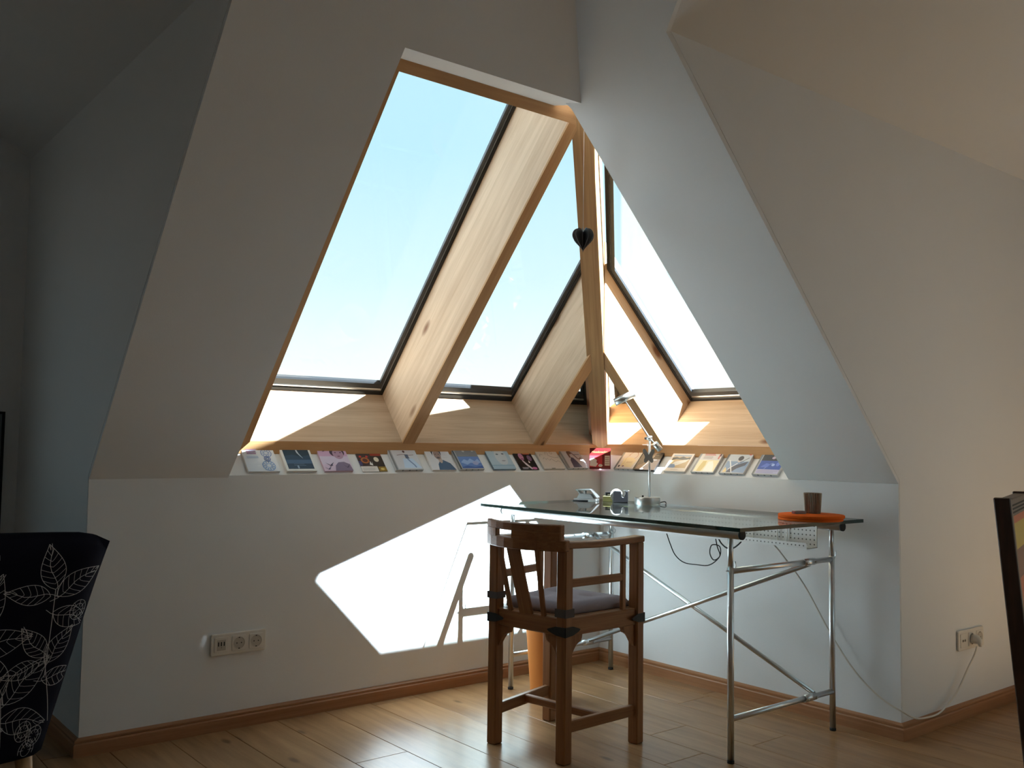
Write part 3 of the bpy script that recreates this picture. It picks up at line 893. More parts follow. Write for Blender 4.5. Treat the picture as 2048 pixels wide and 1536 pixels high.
# metal butterfly hung on the lamp post
def butterfly_poly():
    pts = []
    for k in range(48):
        t = 2 * math.pi * k / 48
        r = 0.020 * (1 + 0.55 * abs(math.cos(t)) ** 1.5 * (1 if math.sin(t) > 0 else 0.45)) * (0.52 + 0.48 * abs(math.cos(t)) ** 0.7)
        pts.append((r * math.cos(t) * 1.05, r * math.sin(t) * 1.1 + 0.010 * abs(math.cos(t))))
    return pts
bu_r = Vector((-0.777, 0.629, 0)).normalized()
bu_c = Vector((PB.x + 0.030, PB.y + 0.022, 0.944))
outline = [(0, 0.010), (0.006, 0.022), (0.013, 0.033), (0.020, 0.036), (0.025, 0.031), (0.024, 0.020), (0.017, 0.006), (0.016, -0.002), (0.020, -0.010), (0.020, -0.019), (0.014, -0.024), (0.007, -0.020), (0, -0.012)]
outline = outline + [(-a, b) for a, b in outline[-2:0:-1]]
bf = tag(empty('butterfly_ornament', bu_c), 'flat silver butterfly ornament hanging at the desk lamp post', 'ornament')
prism('wings', [bu_c + bu_r * a + Vector((0, 0, b)) for a, b in outline], bu_r.cross(Vector((0, 0, 1))) * 0.0016, M['alu'], bf)
tube('hanging_wire', [bu_c + Vector((0, 0, 0.006)), bu_c + Vector((0.0, -0.004, 0.045)), J + Vector((0.022, 0.006, -0.020))], 0.0007, M['chrome'], bf, 6)

# hole punch
HP = Vector((0.205, 0.125, ZD))
hp_x = Vector((-0.55, 0.83, 0)).normalized()       # along the punch, to the right in view
hp_y = Vector((0, 0, 1)).cross(hp_x)
def HPp(a, b, z): return HP + hp_x * a + hp_y * b + Vector((0, 0, z))
hp = tag(empty('hole_punch', HP), 'grey metal hole punch with open lever at the far end of the glass desk', 'hole punch')
hexa('base_plate', [HPp(-0.055, -0.03, 0), HPp(0.050, -0.03, 0), HPp(0.050, 0.03, 0), HPp(-0.055, 0.03, 0), HPp(-0.053, -0.028, 0.012), HPp(0.048, -0.028, 0.012), HPp(0.048, 0.028, 0.012), HPp(-0.053, 0.028, 0.012)], M['steel'], hp, hp_x, 0.002)
hexa('base_pad', [HPp(-0.057, -0.032, 0), HPp(0.012, -0.032, 0), HPp(0.012, 0.032, 0), HPp(-0.057, 0.032, 0), HPp(-0.057, -0.032, 0.005), HPp(0.012, -0.032, 0.005), HPp(0.012, 0.032, 0.005), HPp(-0.057, 0.032, 0.005)], M['black'], hp, hp_x, 0.001)
for b0 in (-0.026, 0.022):
    prism('side_cheek', [HPp(-0.040, b0, 0.012), HPp(0.036, b0, 0.012), HPp(0.020, b0, 0.030), HPp(-0.030, b0, 0.032)], hp_y * 0.004, M['steel'], hp)
hexa('lever', [HPp(-0.045, -0.028, 0.046), HPp(0.026, -0.028, 0.046), HPp(0.026, 0.028, 0.046), HPp(-0.045, 0.028, 0.046), HPp(-0.047, -0.028, 0.051), HPp(0.020, -0.028, 0.053), HPp(0.020, 0.028, 0.053), HPp(-0.047, 0.028, 0.051)], M['steel'], hp, hp_x, 0.002)
prism('lever_front', [HPp(0.020, -0.030, 0.053), HPp(0.024, -0.030, 0.049), HPp(0.052, -0.030, 0.016), HPp(0.047, -0.030, 0.018)], hp_y * 0.060, M['alu'], hp)
prism('lever_back', [HPp(-0.046, -0.026, 0.050), HPp(-0.028, -0.026, 0.030), HPp(-0.024, -0.026, 0.032), HPp(-0.040, -0.026, 0.050)], hp_y * 0.052, M['steel'], hp)
for b0 in (-0.014, 0.014):
    tube('punch_pin', [HPp(-0.008, b0, 0.012), HPp(-0.008, b0, 0.046)], 0.004, M['chrome'], hp, 10)

# card box with a black box on top
CB = Vector((0.128, 0.190, ZD))
Tc = Matrix.Translation(CB) @ Matrix.Rotation(math.radians(124), 4, 'Z')
cb = tag(empty('card_box', CB), 'small olive card box between hole punch and tape dispenser', 'box')
box('box_body', (-0.026, -0.020, 0), (0.026, 0.020, 0.020), M['olive'], cb, T=Tc, bevel=0.001)
box('box_lid', (-0.0265, -0.0205, 0.020), (0.0265, 0.0205, 0.0225), M['olive'], cb, T=Tc, bevel=0.001)
bb = tag(empty('staple_box', CB + Vector((0, 0, 0.0226))), 'tiny black box lying on the olive card box', 'box')
Tk = Matrix.Translation((0, 0, 0.0227)) @ Tc
box('box_body', (-0.017, -0.014, 0), (0.022, 0.014, 0.017), M['black'], bb, T=Tk, bevel=0.001)
box('label_print', (-0.006, 0.0141, 0.004), (0.008, 0.0145, 0.009), cm(150, 150, 150), bb, T=Tk)
box('label_print', (-0.006, -0.0145, 0.004), (0.008, -0.0141, 0.009), cm(150, 150, 150), bb, T=Tk)

# tape dispenser
TD = Vector((0.150, 0.275, ZD))
td_x = Vector((-0.80, 0.60, 0)).normalized()
td_y = Vector((0, 0, 1)).cross(td_x)
td = tag(empty('tape_dispenser', TD), 'black tape dispenser with a white roll on the glass desk', 'tape dispenser')
prof = [(-0.030, 0.0)]
prof += [(0.034, 0.0), (0.034, 0.049), (0.022, 0.049), (0.0215, 0.034)]
prof += [(0.013 + 0.0085 * math.cos(t), 0.034 - 0.011 * math.sin(t)) for t in [k * math.pi / 8 for k in range(1, 8)]]
prof += [(0.0045, 0.036), (0.003, 0.049), (-0.022, 0.050), (-0.028, 0.046), (-0.031, 0.040)]
prism('dispenser_body', [TD + td_x * a + td_y * -0.016 + Vector((0, 0, b)) for a, b in prof], td_y * 0.032, M['black'], td, bevel=0.002)
Tt = Matrix(((td_x.x, 0, td_y.x, TD.x - td_x.x * 0.012), (td_x.y, 0, td_y.y, TD.y - td_x.y * 0.012), (0, 1, 0, TD.z + 0.030), (0, 0, 0, 1)))
lathe('tape_roll', [(0.012, 0.0165), (0.0275, 0.0165), (0.0275, 0.0225), (0.012, 0.0225), (0.012, 0.0165)], Tt, M['white'], td, 28)
box('cutter', (-0.004, -0.015, 0), (0.004, 0.015, 0.003), M['chrome'], td, T=Matrix.Translation(TD + td_x * 0.028 + Vector((0, 0, 0.049))), bevel=0.0005)

# orange felt tray, tin cup, match box
OT = Vector((0.250, 1.292, ZD))
fd = tag(empty('felt_disc', OT), 'round orange felt disc near the right end of the glass desk', 'place mat')
lathe('felt_layer', [(0.0, 0.0), (0.106, 0.0), (0.1085, 0.002), (0.1085, 0.007), (0.107, 0.0085), (0.0, 0.0085)], Matrix.Translation(OT), M['orange'], fd, 56)
lathe('felt_layer', [(0.0, 0.0), (0.1075, 0.0), (0.111, 0.0025), (0.111, 0.0095), (0.1085, 0.0115), (0.0, 0.0115)], Matrix.Translation(OT + Vector((-0.002, 0.002, 0.0087))), M['orange'], fd, 56)
ZO = ZD + 0.0204
CUP = Vector((0.205, 1.272, ZO))
cup = tag(empty('ribbed_cup', CUP), 'small ribbed metal cup standing on the orange felt disc', 'cup')
nr = 60
v, fc = [], []
for r, z in ((0.0245, 0.0), (0.0255, 0.002), (0.0300, 0.068), (0.0304, 0.071)):
    for k in range(nr):
        t = 2 * math.pi * k / nr
        rr = r + (0.0013 if k % 2 else -0.0013) * (1 if 0.001 < z < 0.07 else 0.3)
        v.append(CUP + Vector((rr * math.cos(t), rr * math.sin(t), z)))
for r, z in ((0.0288, 0.071), (0.0240, 0.004)):
    for k in range(nr):
        t = 2 * math.pi * k / nr
        v.append(CUP + Vector((r * math.cos(t), r * math.sin(t), z)))
for i in range(5):
    for k in range(nr):
        fc.append([i * nr + k, i * nr + (k + 1) % nr, (i + 1) * nr + (k + 1) % nr, (i + 1) * nr + k])
fc.append(list(range(nr))[::-1]); fc.append([5 * nr + k for k in range(nr)])
put('cup_body', v, fc, M['tin'], cup, Matrix.Translation(CUP))
MB = Vector((0.272, 1.262, ZO))
Tm = Matrix.Translation(MB) @ Matrix.Rotation(math.radians(150), 4, 'Z')
mb = tag(empty('match_box', MB), 'small brown matchbox lying beside the ribbed cup', 'box')
box('sleeve', (-0.020, -0.013, 0), (0.020, 0.013, 0.0105), M['greycard'], mb, T=Tm, bevel=0.0008)
box('drawer', (-0.0215, -0.0115, 0.0012), (-0.0200, 0.0115, 0.0092), M['maroon'], mb, T=Tm)
box('striking_strip', (-0.019, 0.0131, 0.002), (0.019, 0.0134, 0.0085), M['maroon'], mb, T=Tm)

# ------------------------------------------------------------------ wall sockets
def socket_plate(name, o, ux, nrm, label, kinds, plug=None):
    """o: lower left corner as seen; ux: to the right as seen; nrm: out of the wall"""
    o, ux, nrm = Vector(o), Vector(ux), Vector(nrm)
    up = Vector((0, 0, 1))
    W_, H_ = 0.200, 0.074
    e = tag(empty(name, o + ux * W_ / 2), label, 'socket')
    def P(a, b, c): return o + ux * a + up * b + nrm * c
    # rounded frame
    def rrect(a0, b0, a1, b1, r, c, n=5):
        out = []
        for (cx_, cy_, t0) in ((a1 - r, b1 - r, 0), (a0 + r, b1 - r, 1), (a0 + r, b0 + r, 2), (a1 - r, b0 + r, 3)):
            for k in range(n + 1):
                t = (t0 + k / n) * math.pi / 2
                out.append(P(cx_ + r * math.cos(t), cy_ + r * math.sin(t), c))
        return out
    prism('cover_frame', rrect(0, 0, W_, H_, 0.007, 0.0), nrm * 0.009, M['cream'], e, bevel=0.003, seg=2)
    for i, k in enumerate(kinds):
        cx_ = 0.0375 + i * 0.0625; cy_ = H_ / 2
        ins = prism('insert', rrect(cx_ - 0.0255, cy_ - 0.0255, cx_ + 0.0255, cy_ + 0.0255, 0.004, 0.009), nrm * 0.0022, M['cream'], e, bevel=0.0006)
        c0 = P(cx_, cy_, 0.0112)
        Tn = Matrix(((ux.x, 0, nrm.x, c0.x), (ux.y, 0, nrm.y, c0.y), (0, 1, nrm.z, c0.z), (0, 0, 0, 1)))
        if k == 'schuko':
            lathe('socket_rim', [(0.0200, 0.0), (0.0208, 0.0012), (0.0192, 0.0012), (0.0186, 0.0001), (0.0, 0.0001)], Tn, M['creamdark'], ins, 32)
            for a in (-0.0085, 0.0085):
                lathe('pin_hole', [(0.0022, 0.0003), (0.0, 0.0004)], Tn @ Matrix.Translation((a * 0.95, 0, 0)), M['hole'], ins, 10)
            for b in (-0.0185, 0.0185):
                box('earth_clip', (-0.0025, b - 0.0015, 0.0), (0.0025, b + 0.0015, 0.0016), M['hole'], ins, T=Tn)
        elif k == 'usb':
            box('recess', (-0.016, -0.019, 0.0), (0.014, 0.017, 0.0006), M['creamdark'], ins, T=Tn)
            for a in (-0.0115, -0.0015, 0.0085):
                box('usb_slot', (a - 0.0017, -0.004, 0.0006), (a + 0.0017, 0.010, 0.0012), M['hole'], ins, T=Tn)
            lathe('status_light', [(0.0014, 0.0006), (0.0, 0.0010)], Tn @ Matrix.Translation((-0.001, -0.009, 0)), M['hole'], ins, 8)
        else:
            for a in (-0.008, 0.008):
                lathe('aerial_hole', [(0.0058, 0.0), (0.0055, 0.0012), (0.0042, 0.0012), (0.0040, 0.0002), (0.0, 0.0002)], Tn @ Matrix.Translation((a, 0, 0)), M['creamdark'], ins, 16)
                lathe('aerial_core', [(0.0030, 0.0003), (0.0, 0.0005)], Tn @ Matrix.Translation((a, 0, 0)), M['hole'], ins, 10)
    return e
socket_plate('wall_socket', (1.857, 0.0005, 0.253), (-1, 0, 0), (0, 1, 0), 'cream triple socket with charging slots on the left knee wall', ('usb', 'schuko', 'schuko'))
socket_plate('wall_socket', (-0.396, YC + 0.0015, 0.247), (-1, 0, 0), (0, 1, 0), 'cream triple socket with a cord plugged in on the pale side wall', ('tv', 'schuko', 'schuko'))
pg = tag(empty('power_plug', (-0.4965, YC + 0.03, 0.284)), 'cream plug sitting in the middle of the right-hand socket', 'plug')
pc = Vector((-0.4965, YC + 0.0135, 0.284))
tube('plug_body', [pc, pc + Vector((0, 0.018, 0.0)), pc + Vector((0.004, 0.030, -0.006)), pc + Vector((0.010, 0.034, -0.022))], [0.0172, 0.0165, 0.011, 0.005], M['cream'], pg, 20)

# ------------------------------------------------------------------ hanging heart
HX, HY = 0.985, 0.917
hz = 1.682
ht = tag(empty('hanging_heart', (HX, HY, hz)), 'dark grey fanned paper heart hanging from a thread before the hip beam', 'ornament')
def heart_pts(n=28):
    out = []
    for k in range(n):
        t = math.pi * k / (n - 1)
        out.append((16 * math.sin(t) ** 3, 13 * math.cos(t) - 5 * math.cos(2 * t) - 2 * math.cos(3 * t) - math.cos(4 * t)))
    return out
hpts = [(a * 0.0370 / 16, b * 0.0400 / 14.5) for a, b in heart_pts()]
for k in range(10):
    ang = math.pi * 2 * k / 10 + 0.1
    d = Vector((math.cos(ang), math.sin(ang), 0))
    n_ = Vector((-d.y, d.x, 0)) * 0.0008
    pts = [Vector((HX, HY, hz + b)) + d * max(a, 0.0006) for a, b in hpts]
    prism('heart_fin', [q - n_ * 0.5 for q in pts], n_, M['heart'], ht)
tube('thread', [(HX, HY, hz + 0.018), (HX, HY, 2.055)], 0.0009, M['white'], ht, 6)

# ------------------------------------------------------------------ covers leaning on the sill
TH = math.radians(47.3)
CT, ST = math.cos(TH), math.sin(TH)
def cover_frame(side, pos):
    """frame whose X is right as seen, Y up along the sill, Z out of it; origin = lower left corner"""
    e = 0.0012
    if side == 'L':
        X_, Y_, Z_ = Vector((-1, 0, 0)), Vector((0, -CT, ST)), Vector((0, ST, CT))
        o = Vector((pos, -0.006, 0.87 + 0.006 * ST / CT)) + Z_ * e
    elif side == 'R':
        X_, Y_, Z_ = Vector((0, 1, 0)), Vector((-CT, 0, ST)), Vector((ST, 0, CT))
        o = Vector((-0.006, pos, 0.87 + 0.006 * ST / CT)) + Z_ * e
    else:   # across the corner
        X_ = Vector((-1, 1, 0)).normalized()
        tt = math.radians(62)
        hb = Vector((-1, -1, 0)).normalized()
        Y_ = hb * math.cos(tt) + Vector((0, 0, math.sin(tt)))
        Z_ = X_.cross(Y_)
        o = Vector((0.064, -0.008, 0.8802))
    return Matrix(((X_.x, Y_.x, Z_.x, o.x), (X_.y, Y_.y, Z_.y, o.y), (X_.z, Y_.z, Z_.z, o.z), (0, 0, 0, 1)))

def ell(cx, cy, rx, ry, n=18, a0=0, a1=360):
    return [(cx + rx * math.cos(math.radians(a0 + (a1 - a0) * k / n)), cy + ry * math.sin(math.radians(a0 + (a1 - a0) * k / n))) for k in range(n + (0 if a1 - a0 == 360 else 1))]
def stroke(pts, wd):
    L_, R_ = [], []
    for i, p_ in enumerate(pts):
        a = Vector(pts[max(i - 1, 0)]); b = Vector(pts[min(i + 1, len(pts) - 1)])
        t = (b - a).normalized(); n = Vector((-t.y, t.x)) * wd / 2
        L_.append(tuple(Vector(p_) + n)); R_.append(tuple(Vector(p_) - n))
    return ('strip', L_, R_)
def rect(x0, y0, x1, y1): return [(x0, y0), (x1, y0), (x1, y1), (x0, y1)]

def cover(name, label, side, pos, wd, ht, th, case_col, ground, shapes, jewel=False, group='covers propped on the sloping sill', cat='cd cover'):
    T = cover_frame(side, pos)
    e = tag(empty(name, T @ Vector((wd / 2, ht / 2, 0))), label, cat, group)
    body = box('case', (0, 0, 0), (wd, ht, th), case_col, e, T=T, bevel=0.0006)
    x0 = 0.0
    m = 0.0
    if jewel:
        x0 = 0.012; m = 0.002
        box('spine', (0.001, 0.001, th), (0.0095, ht - 0.001, th + 0.0004), M['frame'] if jewel == 'dark' else cm(120, 122, 126), e, T=T)
        for k in (0.25, 0.5, 0.75):
            box('case_tab', (wd * k - 0.003, -0.0004, th * 0.3), (wd * k + 0.003, 0.0, th * 0.9), cm(90, 92, 96), e, T=T)
    gx0, gx1, gy0, gy1 = x0 + m, wd - m, m + (0.003 if jewel else 0), ht - m
    sheet_ = box('cover_sheet', (gx0, gy0, th), (gx1, gy1, th + 0.0003), ground, e, T=T)
    # printed shapes, in unit coords of the sheet, each layer a hair above the last
    verts, faces, mats, fm = [], [], [], []
    for li, (col, shp) in enumerate(shapes):
        if col not in mats:
            mats.append(col)
        mi = mats.index(col)
        z = th + 0.00035 + 0.00006 * li
        def W(q):
            u_ = min(max(q[0], 0.0), 1.0); v_ = min(max(q[1], 0.0), 1.0)
            return T @ Vector((gx0 + (gx1 - gx0) * u_, gy0 + (gy1 - gy0) * v_, z))
        if shp and shp[0] == 'strip':
            b0 = len(verts)
            n = len(shp[1])
            verts += [W(q) for q in shp[1]] + [W(q) for q in shp[2]]
            for i in range(n - 1):
                faces.append([b0 + i, b0 + n + i, b0 + n + i + 1, b0 + i + 1]); fm.append(mi)
        else:
            b0 = len(verts)
            verts += [W(q) for q in shp]
            faces.append(list(range(b0, len(verts)))); fm.append(mi)
    if verts:
        o = put('cover_print', verts, faces, mats, e, T, fmats=fm, fix=False)
        o['kind'] = 'stuff'
    return e, T, (gx0, gx1, gy0, gy1)

rg = random.Random(11)
def lace(cx, cy, r, col, n=9):
    out = [(col, stroke(ell(cx, cy, r, r, 24) + [ell(cx, cy, r, r, 24)[0]], 0.012))]
    for k in range(n):
        a = 360 * k / n
        x_, y_ = cx + r * 0.72 * math.cos(math.radians(a)), cy + r * 0.72 * math.sin(math.radians(a))
        q = ell(x_, y_, r * 0.24, r * 0.24, 10); out.append((col, stroke(q + [q[0]], 0.010)))
    q = ell(cx, cy, r * 0.4, r * 0.34, 12); out.append((col, stroke(q + [q[0]], 0.010)))
    return out
def bird(x_, y_, s, col):
    return [(col, [(x_ - s, y_ + s * .7), (x_ - s * .2, y_ + s * .1), (x_, y_ - s * .2), (x_ - s * .4, y_ + s * .1)]), (col, [(x_ - s * .1, y_ + s * .05), (x_ + s * .9, y_ + s * .8), (x_ + s * .2, y_ - s * .1)]), (col, [(x_ - s * .4, y_ - s * .3), (x_ + s * .3, y_ + s * .1), (x_ + s * .5, y_ - s * .05), (x_ + s * .1, y_ - s * .25)])]
def textlines(x0, x1, ys, col, h=0.02):
    return [(col, rect(x0, y, x0 + (x1 - x0) * (0.75 + 0.25 * rg.random()), y + h)) for y in ys]
def dab(col, cx, cy, rx, ry): return (col, ell(cx, cy, rx, ry))

W_, K_ = cm(232, 232, 232), cm(18, 18, 22)
# left wall
s1 = lace(.74, .74, .17, cm(70, 120, 190)) + lace(.70, .22, .20, cm(90, 150, 215), 11) + lace(.72, .50, .10, cm(40, 80, 160), 7)
s1 += textlines(.12, .46, (.70, .78, .86), cm(150, 90, 140), .04) + textlines(.08, .5, (.58, .53), cm(170, 185, 215), .015)
cover('cd_case', 'white cover with blue lace circles, leftmost on the sill', 'L', 1.737, .121, .118, .009, W_, cm(228, 230, 236), s1)
s2 = [(cm(26, 42, 66), rect(.08, .08, .93, .94)), (cm(12, 15, 24), [(.08, .94), (.93, .94), (.93, .66), (.6, .60), (.35, .68), (.08, .62)]),
      (cm(190, 195, 205), [(.50, .94), (.54, .94), (.58, .74), (.68, .50), (.60, .62), (.52, .76)]), (cm(120, 130, 150), [(.2, .72), (.34, .58), (.32, .60)]), (cm(60, 84, 118), rect(.08, .30, .93, .46)), dab(cm(150, 165, 190), .42, .16, .03, .07)] + textlines(.3, .74, (.22, .27), cm(110, 125, 150), .012)
cover('cd_case', 'dark blue night-sky picture in a white border, second cover from the left', 'L', 1.590, .122, .117, .010, W_, cm(226, 226, 224), s2)
s3 = [(cm(205, 165, 200), rect(0, .62, 1, 1)), (cm(208, 196, 220), rect(0, .28, 1, .62)), (cm(60, 30, 50), ell(.66, .78, .26, .20)), (cm(176, 142, 168), ell(.68, .72, .19, .22)), (cm(80, 45, 70), ell(.60, .78, .035, .02)), (cm(80, 45, 70), ell(.78, .78, .035, .02)), (cm(110, 55, 80), ell(.68, .62, .05, .018)),
      (cm(122, 108, 140), [(.38, 0), (.44, .22), (.58, .36), (.78, .38), (.96, .28), (1, .0)])] + bird(.2, .86, .14, cm(60, 40, 70)) + bird(.28, .24, .16, cm(58, 52, 86)) + bird(.16, .08, .12, cm(70, 66, 110)) + bird(.84, .16, .13, cm(70, 60, 96))
cover('cd_case', 'lilac cover with a veiled portrait and dark flying birds', 'L', 1.436, .121, .118, .008, cm(206, 180, 205), cm(212, 190, 216), s3)
s4 = [(cm(92, 58, 24), rect(0, .88, .52, 1)), (cm(150, 50, 30), rect(.56, .78, 1, 1)), (cm(44, 22, 34), rect(0, .30, .52, .85)), dab(cm(168, 96, 40), .28, .56, .17, .15), dab(cm(80, 30, 28), .28, .56, .10, .09), dab(cm(196, 44, 40), .14, .74, .05, .05), dab(cm(190, 40, 40), .40, .74, .05, .05), (cm(40, 50, 110), rect(0, .30, .12, .52)),
      (cm(24, 16, 18), rect(.56, .26, 1, .76)), dab(cm(226, 218, 200), .74, .60, .10, .12), (W_, [(.40, .34), (.46, .52), (.50, .36), (.54, .50), (.52, .30)]), (cm(226, 222, 220), rect(0, .0, .66, .26)), (cm(150, 120, 48), rect(.69, .0, 1, .24)), dab(cm(220, 200, 120), .84, .12, .08, .05)] + textlines(.06, .58, (.06, .11, .16), cm(160, 160, 165), .012)
cover('flyer', 'thin dark flyer with red and gold photos in a grid', 'L', 1.272, .112, .104, .0012, W_, K_, s4, cat='flyer')
s5 = [(cm(196, 214, 236), [(.26, .04), (.36, .50), (.76, .50), (.98, .04)]), (cm(60, 50, 56), [(.50, .66), (.56, .70), (.60, .54), (.66, .50), (.56, .50)]), dab(cm(70, 30, 34), .50, .84, .05, .055), (cm(120, 92, 90), stroke([(.16, .66), (.34, .70), (.50, .70), (.66, .66), (.86, .68)], .022)), (cm(120, 140, 180), stroke([(.54, .50), (.62, .34), (.72, .18), (.76, .06)], .06)), (cm(90, 96, 120), rect(.48, .50, .62, .70))]
cover('cd_case', 'pale jewel case with a small dancer in a wide light blue skirt', 'L', 1.125, .130, .115, .011, M['clearplastic'], cm(206, 206, 212), s5, jewel=True)
s6 = [(cm(56, 82, 116), [(.28, 0), (.34, .26), (.46, .42), (.62, .46), (.86, .30), (.98, 0)]), (cm(190, 170, 160), [(.42, .40), (.42, .60), (.58, .60), (.58, .38), (.50, .30)]), (cm(150, 122, 112), ell(.46, .70, .14, .22)), (cm(34, 28, 34), [(.26, .66), (.24, .88), (.34, 1), (.56, 1), (.66, .90), (.62, .66), (.58, .84), (.44, .90), (.32, .84)]), (cm(70, 50, 48), ell(.46, .57, .07, .035)), (cm(40, 30, 30), ell(.40, .73, .03, .015)), (cm(40, 30, 30), ell(.53, .73, .03, .015)), (cm(48, 48, 50), rect(.76, .90, .90, .95))] + textlines(.66, .92, (.58, .70, .80), cm(190, 192, 198), .012)
cover('cd_case', 'white cover with a dark-haired man in a blue shirt', 'L', .949, .120, .116, .008, W_, cm(214, 214, 220), s6)
s7 = [(cm(96, 132, 200), rect(0, 0, 1, .60)), (cm(122, 124, 130), rect(0, .60, 1, 1)), (cm(180, 182, 186), ell(.40, .88, .06, .05)), (cm(186, 188, 190), ell(.84, .90, .05, .05)), (cm(150, 180, 226), [(.05, .3), (.25, .46), (.4, .38), (.55, .50), (.72, .36), (.9, .48), (1, .3), (.8, .22), (.5, .28), (.3, .18)]), (cm(60, 96, 170), [(.0, .06), (.3, .14), (.6, .06), (1, .12), (1, 0), (0, 0)]), (cm(160, 170, 214), ell(.72, .26, .14, .10))] + textlines(.1, .6, (.66,), cm(160, 160, 166), .012)
cover('cd_case', 'jewel case with a blue sky picture below a grey band', 'L', .812, .126, .115, .011, M['clearplastic'], cm(110, 124, 150), s7, jewel='dark')
s8 = [(cm(196, 204, 212), ell(.58, .58, .26, .40)), (cm(70, 86, 104), ell(.46, .72, .06, .03)), (cm(70, 86, 104), ell(.72, .74, .06, .03)), (cm(150, 148, 156), ell(.62, .40, .09, .025)), (cm(60, 80, 96), stroke([(.26, 1), (.30, .86)], .03)), (cm(60, 80, 96), stroke([(.76, 1), (.80, .88)], .03)), (cm(158, 186, 206), rect(0, 0, 1, .16)), (cm(136, 168, 194), rect(0, .16, 1, .20))]
cover('cd_case', 'light blue cover with a faint pale face', 'L', .634, .122, .117, .010, cm(120, 140, 156), cm(170, 194, 210), s8)
s9 = [(cm(196, 132, 168), ell(.36, .72, .13, .20)), (cm(150, 92, 130), ell(.38, .60, .09, .05)), (cm(206, 196, 204), [(.30, .50), (.36, .52), (.70, .04), (.60, .02), (.40, .26)]), (cm(120, 96, 130), ell(.78, .64, .12, .16)), (cm(230, 226, 230), [(.62, .40), (.66, .52), (.70, .40), (.66, .36)]), (cm(178, 92, 60), rect(.52, .84, .90, .95)), (cm(208, 120, 170), ell(.78, .08, .14, .07)), (cm(40, 34, 44), ell(.32, .76, .025, .012)), (cm(40, 34, 44), ell(.43, .75, .025, .012))] + textlines(.12, .5, (.10, .04), cm(190, 180, 190), .03)
cover('cd_case', 'black card with two pink-toned faces in dark suits', 'L', .479, .104, .106, .003, K_, cm(20, 16, 22), s9)
s10 = [(cm(110, 104, 100), stroke([(.10, .62), (.16, .74), (.26, .70)], .014)), (cm(110, 104, 100), stroke([(.40, .72), (.44, .84), (.54, .80), (.50, .68), (.62, .60), (.80, .56), (.98, .58)], .014)), (cm(150, 110, 90), stroke(ell(.70, .80, .06, .06, 10, 0, 350), .014)), (cm(110, 104, 100), stroke([(.18, .48), (.26, .56), (.32, .46), (.40, .52), (.46, .42), (.58, .50), (.66, .40), (.74, .34), (.84, .40), (.96, .30)], .014)), (cm(70, 70, 66), rect(.34, .0, .52, .03))]
cover('cd_case', 'cream cover with thin scribbled line drawing', 'L', .348, .126, .118, .009, cm(196, 188, 178), cm(214, 206, 198), s10)
s11 = [(cm(52, 50, 74), [(.20, .0), (.24, .40), (.36, .58), (.48, .54), (.60, .30), (.70, .0)]), (cm(112, 80, 66), ell(.38, .84, .14, .10)), (cm(112, 80, 66), [(.24, .80), (.34, .80), (.36, .56), (.26, .54)]), (cm(120, 96, 96), stroke([(.50, .84), (.62, .66), (.70, .50), (.80, .46), (.90, .56)], .07)), (cm(130, 134, 146), rect(.62, .70, .92, .76)), dab(cm(200, 120, 120), .94, .92, .04, .04)]
cover('cd_case', 'jewel case with a bowed figure in dark clothes, left of the red book', 'L', .204, .124, .114, .011, M['clearplastic'], cm(186, 182, 188), s11, jewel=True)
# the red book across the corner
s12 = [(cm(226, 214, 200), rect(.72, .12, .96, .62)), (cm(206, 58, 70), rect(.0, .04, .60, .62)), (cm(238, 228, 222), [(.02, .10), (.02, .44), (.20, .50), (.34, .40), (.40, .20), (.30, .06)]), dab(cm(238, 230, 224), .52, .12, .10, .07), dab(cm(170, 50, 60), .38, .30, .05, .06)] + textlines(.74, .94, (.2, .3, .4, .5), cm(150, 110, 100), .03)  # pale lower-left shapes paint a sun patch into the cover
ebk, Tbk, gb = cover('book', 'red book with orange title standing across the room corner', 'C', 0, .098, .104, .012, cm(130, 20, 26), cm(120, 20, 24), s12, cat='book')
fcu = bpy.data.curves.new('title', 'FONT')
fcu.body = 'Nussknacker'
fcu.size = 0.0150
fcu.align_x = 'CENTER'
fcu.extrude = 0.0
fo = bpy.data.objects.new('title_tmp', fcu)
COL.objects.link(fo)
bpy.context.view_layer.update()
dg = bpy.context.evaluated_depsgraph_get()
tme = bpy.data.meshes.new_from_object(fo.evaluated_get(dg))
bpy.data.objects.remove(fo)
tme.name = 'title'
tme.materials.clear(); tme.materials.append(cm(244, 150, 96))
to = bpy.data.objects.new('title', tme)
place(to, Tbk @ Matrix.Translation((.049, .078, .0135)), ebk)
to['kind'] = 'stuff'
# right wall
s13 = [(cm(176, 70, 66), stroke(ell(.60, .72, .24, .20, 20, -60, 190), .018)), (cm(238, 226, 190), [(.18, .10), (.14, .55), (.40, .62), (.70, .58), (.92, .44), (.84, .06)]), (cm(214, 190, 150), stroke([(.36, .80), (.26, .56), (.30, .34), (.22, .14)], .02)), (cm(60, 62, 66), rect(.06, .06, .15, .17)), dab(cm(140, 110, 130), .34, .12, .06, .04)] + textlines(.40, .86, (.36, .30), cm(210, 180, 140), .02)  # cream shape low on the cover is warm light put into the print
cover('cd_case', 'white jewel case with a thin red loop, right of the red book', 'R', .086, .122, .116, .010, M['clearplastic'], cm(226, 222, 220), s13, jewel=True)
s14 = [(cm(150, 124, 108), [(.06, .06), (.10, .22), (.30, .34), (.46, .60), (.60, .92), (.70, .90), (.58, .56), (.44, .26), (.22, .04)]), (cm(206, 190, 176), [(.26, .08), (.44, .36), (.60, .74), (.66, .72), (.50, .34), (.34, .06)]), (cm(190, 182, 176), ell(.36, .05, .10, .04))] + textlines(.66, .90, (.84, .74, .5), cm(150, 140, 134), .02)
